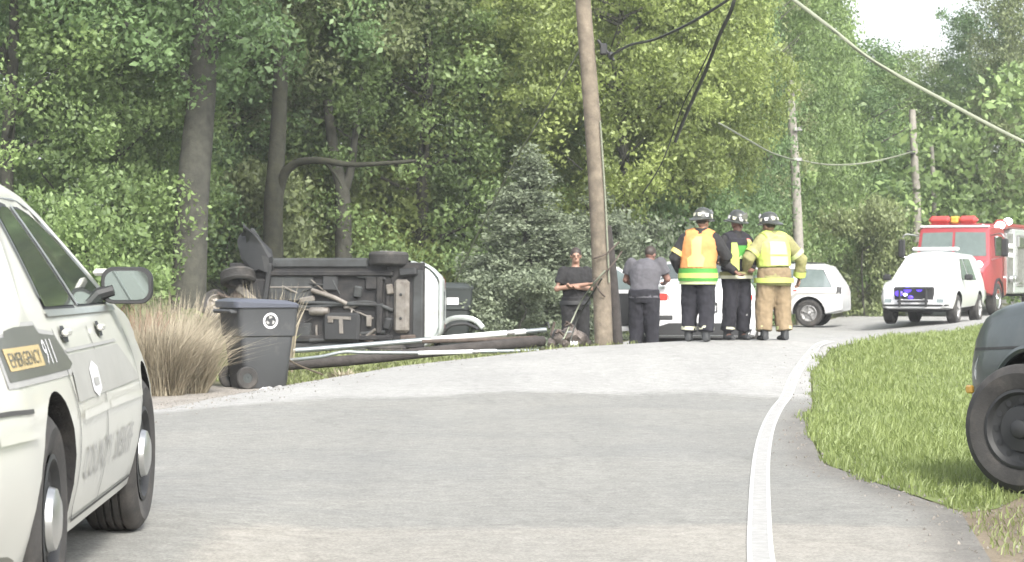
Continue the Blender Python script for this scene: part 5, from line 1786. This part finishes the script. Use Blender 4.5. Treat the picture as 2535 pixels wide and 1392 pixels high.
def person(label, loc, rz, pose, fit, group=None):
    """one figure: a continuous body with clothing as children. Local +Y is where the figure faces, +X its right side"""
    t = thing('person', label, 'person', loc, rz, group)
    t.scale = (pose.get('s', 1),) * 3
    J = dict(pel=V3(0, 0, .95), wai=V3(0, .0, 1.08), che=V3(0, .0, 1.30), nek=V3(0, 0, 1.50), hed=V3(0, .03, 1.66),
             shl=V3(-.185, 0, 1.43), shr=V3(.185, 0, 1.43), ell=V3(-.27, -.03, 1.14), elr=V3(.27, -.03, 1.14), wrl=V3(-.27, .06, .90), wrr=V3(.27, .06, .90),
             hpl=V3(-.095, 0, .92), hpr=V3(.095, 0, .92), knl=V3(-.115, .03, .50), knr=V3(.115, .03, .50), anl=V3(-.125, -.02, .09), anr=V3(.125, -.02, .09))
    for k, v in pose.items():
        if k in J:
            J[k] = V3(*v)
    g = pose.get('bulk', 1.0)
    turn = pose.get('turn', 0.0)
    look = Matrix.Rotation(turn, 3, 'Z') @ V3(0, 1, -pose.get('nod', .05)).normalized()
    # ---- continuous body
    b = MB()

    def torso(mb, e, z0=0, z1=1, lo=None):
        pts = [J['pel'] - V3(0, 0, .06), J['pel'], J['wai'], J['che'], J['che'].lerp(J['nek'], .55), J['nek']]
        rs = [(.145, .105), (.165, .118), (.150, .105), (.178, .120), (.165, .098), (.07, .07)]
        rs = [(a * g + e, c * g + e) for a, c in rs]
        if lo:
            pts = [lo[0]] + pts[1:]
            rs = [lo[1]] + rs[1:]
        mb.tube(pts[z0:len(pts) if z1 == 1 else z1], rs[z0:len(pts) if z1 == 1 else z1], 16, up=(1, 0, 0))

    def leg(mb, s, e, k0=0, k1=5):
        h, k, a = J['hp' + s], J['kn' + s], J['an' + s]
        pts = [h + V3(0, 0, .02), h.lerp(k, .45), k, k.lerp(a, .45), a]
        rs = [.088 * g + e, .078 * g + e, .056 * g + e, .052 + e, .038 + e]
        mb.tube(pts[k0:k1], rs[k0:k1], 12)

    def arm(mb, s, e, k0=0, k1=5):
        pts = arm_path(J['sh' + s], J['el' + s], J['wr' + s])
        rs = [.058 * g + e, .050 * g + e, .040 * g + e, .038 + e, .028 + e]
        mb.tube(pts[k0:k1], rs[k0:k1], 12)

    torso(b, 0)
    for s in 'lr':
        leg(b, s, 0)
        arm(b, s, 0)
        b.ball(J['sh' + s], .062 * g, 10, 7)
        b.ball(J['hp' + s], .092 * g, 10, 7)
        b.ball(J['kn' + s], .058 * g, 10, 7)
        b.ball(J['el' + s], .042 * g, 10, 7)
        fwd = V3(0, 1, 0) if s + 'f' not in pose else V3(*pose[s + 'f'])
        a = J['an' + s]
        b.tube([a + V3(0, -.05, -.03), a + V3(0, .04, -.035), a + fwd * .15 + V3(0, 0, -.055)], [(.042, .045), (.046, .042), (.036, .026)], 10)
        # hand: palm, four unequal curled fingers, thumb from the side
        w_, e_ = J['wr' + s], J['el' + s]
        d = (w_ - e_).normalized()
        side = d.cross(V3(0, 0, 1)) if abs(d.z) < .9 else V3(0, 1, 0)
        side = (side - d * side.dot(d)).normalized()
        pn = d.cross(side).normalized()
        b.tube([w_ - d * .01, w_ + d * .045, w_ + d * .092], [(.030, .018), (.042, .017), (.042, .015)], 10, up=side)
        for i, L in enumerate((.070, .082, .076, .058)):
            o_ = side * (-.031 + .0205 * i)
            p0 = w_ + d * .085 + o_
            p1 = p0 + d * L * .45 - pn * .010
            p2 = p1 + d * L * .25 - pn * L * .38
            p3 = p2 - d * L * .10 - pn * L * .28
            b.tube([p0, p1, p2, p3], [.0095, .009, .0085, .007], 7)
        b.tube([w_ + d * .02 - side * .034, w_ + d * .055 - side * .058 - pn * .012, w_ + d * .085 - side * .052 - pn * .03], [.012, .011, .008], 7)
    # neck and head with brow, nose, chin, ears
    hd = J['hed']
    b.tube([J['nek'] - V3(0, 0, .05), hd - V3(0, 0, .05)], [.062, .056], 12)
    right = look.cross(V3(0, 0, 1)).normalized()
    up = right.cross(look).normalized()
    HM = Matrix((right, look, up)).transposed().to_4x4()
    HM.translation = hd
    h = MB()
    h.ball((0, -.01, .025), (.074, .096, .098), 16, 12)
    h.ball((0, .035, -.055), (.050, .055, .062), 12, 8)
    h.tube([(0, .082, .02), (0, .112, -.022), (0, .098, -.032)], [.012, .017, .012], 8)
    h.ball((0, .080, -.066), (.026, .014, .012), 8, 5)
    for s in (-1, 1):
        h.ball((s * .075, -.005, -.005), (.012, .022, .034), 8, 6)
        h.ball((s * .030, .078, .032), (.020, .012, .010), 8, 5)
    b.v += [HM @ p for p in h.v]
    n0 = len(b.v) - len(h.v)
    b.f += [tuple(i + n0 for i in f) for f in h.f]
    me = remeshed(b, .0085, 2)
    link('body', me, fit.get('skin', 'skin'), t, 60)
    # eyes
    for s in (-1, 1):
        MB().ball(HM @ V3(s * .030, .083, .016), .010, 8, 6).build('eye', 'hair', t)
    def wr(me_, amp, sc_):          # folds
        n = len(me_.vertices)
        co, no = np.empty(n * 3, np.float32), np.empty(n * 3, np.float32)
        me_.vertices.foreach_get('co', co)
        me_.vertices.foreach_get('normal', no)
        co, no = co.reshape(-1, 3), no.reshape(-1, 3)
        q = np.array([noise.noise(Vector((x, y, z * .55)) * sc_ + V3(loc[0], 0, 0)) + .6 * noise.noise(Vector((x, y, z)) * sc_ * 2.3) for x, y, z in co.tolist()], np.float32)
        me_.vertices.foreach_set('co', (co + no * (amp * q)[:, None]).reshape(-1))
        me_.update()


    def cloth(nm, mb, m, amp=.013, sc=11, vox=.014):
        me_ = remeshed(mb, vox, 3)
        wr(me_, amp, sc)
        return link(nm, me_, m, t, 60)

    # ---- trousers
    e = fit.get('leg_e', .022)
    q = MB()
    q.tube([J['pel'] + V3(0, 0, .10), J['pel'], J['pel'] - V3(0, 0, .10)], [(.165 * g + e, .12 * g + e), (.172 * g + e, .125 * g + e), (.15 * g + e, .11 * g + e)], 16, up=(1, 0, 0))
    for s in 'lr':
        h_, k_, a_ = J['hp' + s], J['kn' + s], J['an' + s]
        q.tube([h_ + V3(0, 0, .03), h_.lerp(k_, .45), k_, k_.lerp(a_, .5), a_ + V3(0, 0, .05)], [.095 * g + e, .084 * g + e, .066 * g + e * 1.25, .062 + e * 1.45, .058 + e * 1.6], 14)
    cloth('trousers', q, fit['trousers'], .012, 9)
    # ---- boots
    for s in 'lr':
        a = J['an' + s]
        fwd = V3(0, 1, 0) if s + 'f' not in pose else V3(*pose[s + 'f'])
        q = MB()
        q.tube([a + V3(0, -.01, .14), a + V3(0, -.015, .04), a + V3(0, -.02, -.03)], [.062, .060, .058], 12)
        q.tube([a - fwd * .075 + V3(0, 0, -.045), a + fwd * .05 + V3(0, 0, -.042), a + fwd * .14 + V3(0, 0, -.052), a + fwd * .185 + V3(0, 0, -.06)], [(.046, .040), (.050, .044), (.048, .034), (.034, .022)], 12, up=(0, 0, 1) if 0 else None)
        cloth('boot', q, fit.get('boots', 'boot'), .002, 20, .010)
    # ---- jacket or shirt
    e = fit.get('top_e', .022)
    q = MB()
    low = fit.get('hem', .0)
    torso(q, e, lo=(J['pel'] - V3(0, 0, low), (.175 * g + e, .13 * g + e)))
    for s in 'lr':
        q.ball(J['sh' + s] - V3(0, 0, .006), .063 * g + e * .8, 12, 8)
        k1 = 5 if fit.get('sleeve', 'long') == 'long' else 2
        arm(q, s, e, 0, k1)
        if k1 == 2:
            p = arm_path(J['sh' + s], J['el' + s], J['wr' + s])
            q.tube([p[0], p[1], p[1].lerp(p[2], .4)], [.060 * g + e, .055 * g + e, .052 * g + e], 12)
    if fit.get('collar'):
        q.tube([J['nek'] - V3(0, 0, .06), J['nek'] + V3(0, 0, .075)], [.112, .098], 14)
    cloth('jacket' if fit.get('hem', 0) > .05 else 'shirt', q, fit['top'], .010, 10)

    def ring_torso(nm, f0, f1, e2, m, flat=True):
        """band round the trunk between heights f0 and f1 (z)"""
        prof = [(J['pel'].z - .12, .175, .130), (J['pel'].z, .175, .130), (J['wai'].z, .16, .115), (J['che'].z, .178, .120), (J['che'].lerp(J['nek'], .55).z, .165, .098)]
        zs = [p[0] for p in prof]
        pts, rs = [], []
        for z in np.linspace(f0, f1, 4):
            ax_ = np.interp(z, zs, [p[1] for p in prof]) * g + e2
            ay_ = np.interp(z, zs, [p[2] for p in prof]) * g + e2
            zz = [J['pel'] - V3(0, 0, .12), J['pel'], J['wai'], J['che'], J['nek']]
            cx_ = np.interp(z, [p.z for p in zz], [p.x for p in zz])
            cy_ = np.interp(z, [p.z for p in zz], [p.y for p in zz])
            pts.append(V3(cx_, cy_, z))
            rs.append((ax_, ay_))
        MB().tube(pts, rs, 22, False, up=(1, 0, 0)).build(nm, m, t, 60)

    for (nm, f0, f1, e2, m_) in fit.get('rings', ()):
        ring_torso(nm, f0, f1, e2, m_)
    # ---- vest: shell over the jacket with openings for the arms
    if 'vest' in fit:
        vm, z0, z1 = fit['vest']
        q = MB()
        prof = [(J['pel'].z - .12, .178, .132), (J['pel'].z, .178, .132), (J['wai'].z, .165, .12), (J['che'].z, .18, .124), (J['che'].z + .10, .186, .118), (J['nek'].z - .06, .172, .100), (J['nek'].z - .01, .12, .085)]
        zs = [p[0] for p in prof]
        pts, rs = [], []
        for z in np.linspace(z0, z1, 9):
            zz = [J['pel'] - V3(0, 0, .12), J['pel'], J['wai'], J['che'], J['nek']]
            pts.append(V3(np.interp(z, [p.z for p in zz], [p.x for p in zz]), np.interp(z, [p.z for p in zz], [p.y for p in zz]), z))
            rs.append((np.interp(z, zs, [p[1] for p in prof]) * g + e + .012, np.interp(z, zs, [p[2] for p in prof]) * g + e + .014))
        q.tube(pts, rs, 22, up=(1, 0, 0))
        for s in 'lr':
            q.tube([J['nek'] - V3(0, 0, .03), J['nek'].lerp(J['sh' + s], .5) - V3(0, 0, .005), J['nek'].lerp(J['sh' + s], .92)], [.07 * g + e, .075 * g + e, .068 * g + e], 12)
        me_ = remeshed(q, .014, 2)
        wr(me_, .008, 9)
        v = link('vest', me_, vm, t, 60)
        for (nm, pts2, mm) in fit.get('panels', ()):
            # panel lying on the back (sgn -1) or front (+1) of the vest, given as (x, z)
            sgn = fit.get('panel_side', -1)
            vs, fs = flat_patch(pts2, .035)
            vv = []
            for x_, z_ in vs:
                i_ax = np.interp(z_, [p.z for p in pts], [r[0] for r in rs]) + .006
                i_ay = np.interp(z_, [p.z for p in pts], [r[1] for r in rs]) + .010
                cx_ = np.interp(z_, [p.z for p in pts], [p.x for p in pts])
                cy_ = np.interp(z_, [p.z for p in pts], [p.y for p in pts])
                y_ = i_ay * math.sqrt(max(0, 1 - min(.999, (x_ / i_ax) ** 2)))
                vv.append((cx_ + x_, cy_ + sgn * y_, z_))
            MB().add(vv, fs).build(nm, mm, v, 60)
    for (s, a0, a1, rr_, mm) in fit.get('cuffs', ()):      # reflective bands on limbs
        key = {'l': ('hpl', 'knl', 'anl'), 'r': ('hpr', 'knr', 'anr'), 'L': ('shl', 'ell', 'wrl'), 'R': ('shr', 'elr', 'wrr')}[s]
        A, B_, C_ = (J[k] for k in key)
        at = lambda f: A.lerp(B_, f * 2) if f < .5 else B_.lerp(C_, (f - .5) * 2)
        MB().tube([at(a0), at((a0 + a1) / 2), at(a1)], rr_, 16, False).build('reflective_band', mm, t, 60)
    # ---- helmet or hair
    if fit.get('helmet'):
        q = MB()
        prof = [(.176, -.012), (.178, .0), (.132, .014), (.130, .055), (.117, .105), (.083, .142), (.038, .162), (.002, .166)]
        n = 28
        rings = []
        for r_, z_ in prof:
            ring = []
            for k in range(n):
                a = 2 * pi * k / n
                L = r_ * (1.12 if r_ < .14 else 1.0)
                x_, y_ = r_ * .92 * cos(a), L * sin(a)
                if r_ > .14 and y_ < 0:
                    y_ *= 1.30
                dz = -.030 * (y_ / .19) ** 2 if (r_ > .14 and y_ < 0) else 0
                ring.append(HM @ V3(x_, y_ - .012, z_ + .052 + dz))
            rings.append(ring)
        q.loft(rings)
        hl = q.build('helmet', fit['helmet'], t, 40)
        for k in range(8):
            a = 2 * pi * (k + .5) / 8
            c_ = V3(.127 * .92 * cos(a), .127 * 1.12 * sin(a) - .012, .052 + .05)
            pq = MB()
            nrm = V3(cos(a), sin(a), .35).normalized()
            tx_ = V3(-sin(a), cos(a), 0)
            tz_ = nrm.cross(tx_)
            pts_ = [HM @ (c_ + tx_ * u_ * .034 + tz_ * v_ * .026 + nrm * .006) for u_, v_ in ((-1, .9), (1, .9), (.55, -1), (-.55, -1))]
            pts2_ = [HM @ (c_ + tx_ * u_ * .034 + tz_ * v_ * .026 - nrm * .01) for u_, v_ in ((-1, .9), (1, .9), (.55, -1), (-.55, -1))]
            pq.add(pts_ + pts2_, [(0, 1, 2, 3), (7, 6, 5, 4), (0, 4, 5, 1), (1, 5, 6, 2), (2, 6, 7, 3), (3, 7, 4, 0)])
            pq.build('reflective_patch', ('tape', 'print_white', 'tape')[k % 3], hl, 20)
        sh_ = MB()
        sh_.prism([(-.045, -.02), (.045, -.02), (.05, .08), (0, .13), (-.05, .08)], 0, .008, HM @ Matrix.Translation((0, .128, .085)) @ Matrix.Rotation(radians(75), 4, 'X'))
        sh_.build('helmet_shield', 'alloy', hl, 20)
        MB().tube([HM @ V3(0, -.13, .10), HM @ V3(0, -.06, .19), HM @ V3(0, .06, .19), HM @ V3(0, .125, .12)], [.012, .010, .010, .010], 6).build('helmet_comb', fit['helmet'], hl, 40)
    if fit.get('hair', True):
        q = MB()
        q.ball((0, -.018, .040), (.081, .100, .096), 16, 10)
        q.v = [HM @ p for p in q.v if True]
        me_ = q.mesh('hair')
        link('hair', me_, 'hair', t, 60)
    return t


def stand(u, Y, dz=0.0):
    p = on_ground(u, Y)
    return (p.x, p.y, p.z + dz)


FIRE = 'firefighters talking at the roadside'
# orange vest, back to the camera
person('firefighter with orange vest and black trousers, back turned, standing nearest the open car door', stand(1728, 31.9), radians(-14),
       dict(s=1.0, bulk=1.22, che=(.02, .02, 1.30), nek=(.035, .03, 1.50), hed=(.06, .07, 1.65), shl=(-.165, .02, 1.43), shr=(.215, .02, 1.42), elr=(.40, .06, 1.18), wrr=(.30, .30, 1.10), ell=(-.33, -.03, 1.16), wrl=(-.27, .16, .98), knl=(-.125, .06, .5), anl=(-.14, .06, .09), knr=(.12, .0, .5), anr=(.12, -.05, .09), turn=radians(-30), nod=.12),
       dict(trousers='navy', top='black_cloth', top_e=.034, leg_e=.034, hem=.14, collar=True, helmet='helmet', hair=True, skin='skin',
            vest=('orange_vest', 1.01, 1.49), panels=[('vest_panel', [(-.11, 1.04), (-.13, 1.16), (-.07, 1.20), (-.09, 1.40), (-.04, 1.46), (.05, 1.46), (.06, 1.22), (.12, 1.16), (.10, 1.04)], 'vest_yellow')],
            rings=[('green_hem', .955, 1.02, .064, 'green_band'), ('reflective_hem', .885, .955, .068, 'lime'), ('green_hem', .845, .885, .066, 'green_band'), ('reflective_hem', .80, .845, .052, 'pale_lime')],
            cuffs=[('l', .845, .905, .112, 'tape'), ('r', .845, .905, .112, 'tape'), ('L', .30, .40, .10, 'vest_yellow')]), FIRE)
# lime vest, facing the camera
person('firefighter with lime vest over dark red shirt, facing the road between the two others', stand(1822, 32.6), radians(205),
       dict(s=.985, bulk=1.12, ell=(-.28, .02, 1.17), wrl=(-.10, .26, 1.02), elr=(.30, .0, 1.17), wrr=(.16, .26, .98), turn=radians(12), nod=.22),
       dict(trousers='navy', top='print_red' if 0 else 'black_cloth', top_e=.03, leg_e=.028, hem=.10, collar=True, helmet='helmet', hair=False, skin='skin_dark',
            vest=('navy', 1.0, 1.46), panel_side=1,
            panels=[('green_panel', [(-.06, 1.18), (-.07, 1.36), (.07, 1.36), (.06, 1.18)], 'green_band'), ('vest_panel', [(-.20, 1.0), (-.20, 1.44), (-.10, 1.44), (-.060, 1.24), (-.05, 1.0)], 'lime'), ('vest_panel', [(.055, 1.0), (.05, 1.20), (.085, 1.40), (.16, 1.40), (.17, 1.0)], 'lime'),
                    ('vest_panel', [(-.055, 1.17), (-.06, 1.215), (.06, 1.215), (.055, 1.17)], 'pale_lime'), ('shoulder_panel', [(-.18, 1.36), (-.18, 1.46), (-.09, 1.46), (-.10, 1.38)], 'pink')],
            rings=[('reflective_hem', .93, .985, .060, 'khaki_cloth'), ('reflective_hem', .885, .93, .062, 'tape')],
            cuffs=[('l', .55, .66, .098, 'print_grey'), ('r', .86, .90, .10, 'tape'), ('L', .62, .74, .075, 'lime')]), FIRE)
# tan gear, back to the camera, bulky
person('firefighter in tan trousers and yellow lime coat with black helmet, standing behind the slim pole', stand(1916, 32.5), radians(20),
       dict(s=.98, bulk=1.26, che=(-.015, .015, 1.30), nek=(-.03, .03, 1.49), hed=(-.045, .075, 1.64), ell=(-.42, -.02, 1.18), wrl=(-.36, .18, .98), elr=(.42, -.04, 1.16), wrr=(.43, .05, .90), knl=(-.15, .02, .5), anl=(-.17, -.02, .09), knr=(.14, .02, .5), anr=(.15, -.03, .09), turn=radians(20), nod=.1),
       dict(trousers='tan_cloth', top='khaki_cloth', top_e=.040, leg_e=.040, hem=.16, collar=True, helmet='helmet', hair=True, skin='skin',
            vest=('lime', 1.06, 1.46), panels=[('vest_panel', [(-.14, 1.08), (-.14, 1.21), (.14, 1.21), (.14, 1.08)], 'pale_lime'), ('vest_panel', [(-.14, 1.235), (-.12, 1.42), (.12, 1.42), (.14, 1.235)], 'pale_lime')],
            rings=[('reflective_hem', .83, .90, .082, 'lime')],
            cuffs=[('l', .86, .92, .118, 'pale_lime'), ('r', .86, .92, .118, 'pale_lime'), ('L', .30, .39, .112, 'lime'), ('R', .30, .39, .112, 'pale_lime'), ('R', .80, .95, .092, 'lime')]), FIRE)
# officer in black, arms crossed
person('officer in black uniform with arms crossed between the rubble and the leaning pole', stand(1424, 34.7), radians(196),
       dict(s=1.0, bulk=1.16, ell=(-.30, .04, 1.17), wrl=(.10, .24, 1.19), elr=(.30, .04, 1.17), wrr=(-.12, .27, 1.24), turn=radians(-14), nod=.1),
       dict(trousers='black_cloth', top='black_cloth', top_e=.018, leg_e=.022, hem=.02, sleeve='short', collar=False, hair=True, skin='skin', rings=[('duty_belt', .93, .99, .040, 'black')]))
# man in a grey shirt bending to the car
person('man in grey shirt and dark trousers leaning towards the open door of the white sedan', stand(1594, 35.7), radians(-12),
       dict(s=1.05, bulk=1.24, wai=(0, .04, 1.09), che=(.0, .13, 1.30), nek=(.02, .23, 1.46), hed=(.05, .33, 1.56), shl=(-.21, .19, 1.43), shr=(.21, .19, 1.44), ell=(-.30, .20, 1.19), wrl=(-.18, .42, 1.08), elr=(.32, .22, 1.20), wrr=(.24, .46, 1.14), turn=radians(-25), nod=.35),
       dict(trousers='navy', top='grey_cloth', top_e=.024, leg_e=.026, hem=.03, sleeve='short', hair=True, skin='skin_dark'))
# ------------------------------------------------------------------ thin volume added to lift the darks like a windscreen veil
hz = MB().box((0, 290, 12.5), (612, 832, 28.0))
hm = bpy.data.materials.new('added_veil_volume')
hm.use_nodes = True
nt = hm.node_tree
nt.nodes.clear()
ho = nt.nodes.new('ShaderNodeOutputMaterial')
hv = nt.nodes.new('ShaderNodeVolumePrincipled')
hv.inputs['Color'].default_value = (0.93, 0.95, 0.96, 1)
hv.inputs['Density'].default_value = 0.0008
hv.inputs['Anisotropy'].default_value = 0.3
nt.links.new(hv.outputs[0], ho.inputs['Volume'])
hzo = hz.build('added_veil_volume', hm, None, 0)
hzo['kind'] = 'stuff'
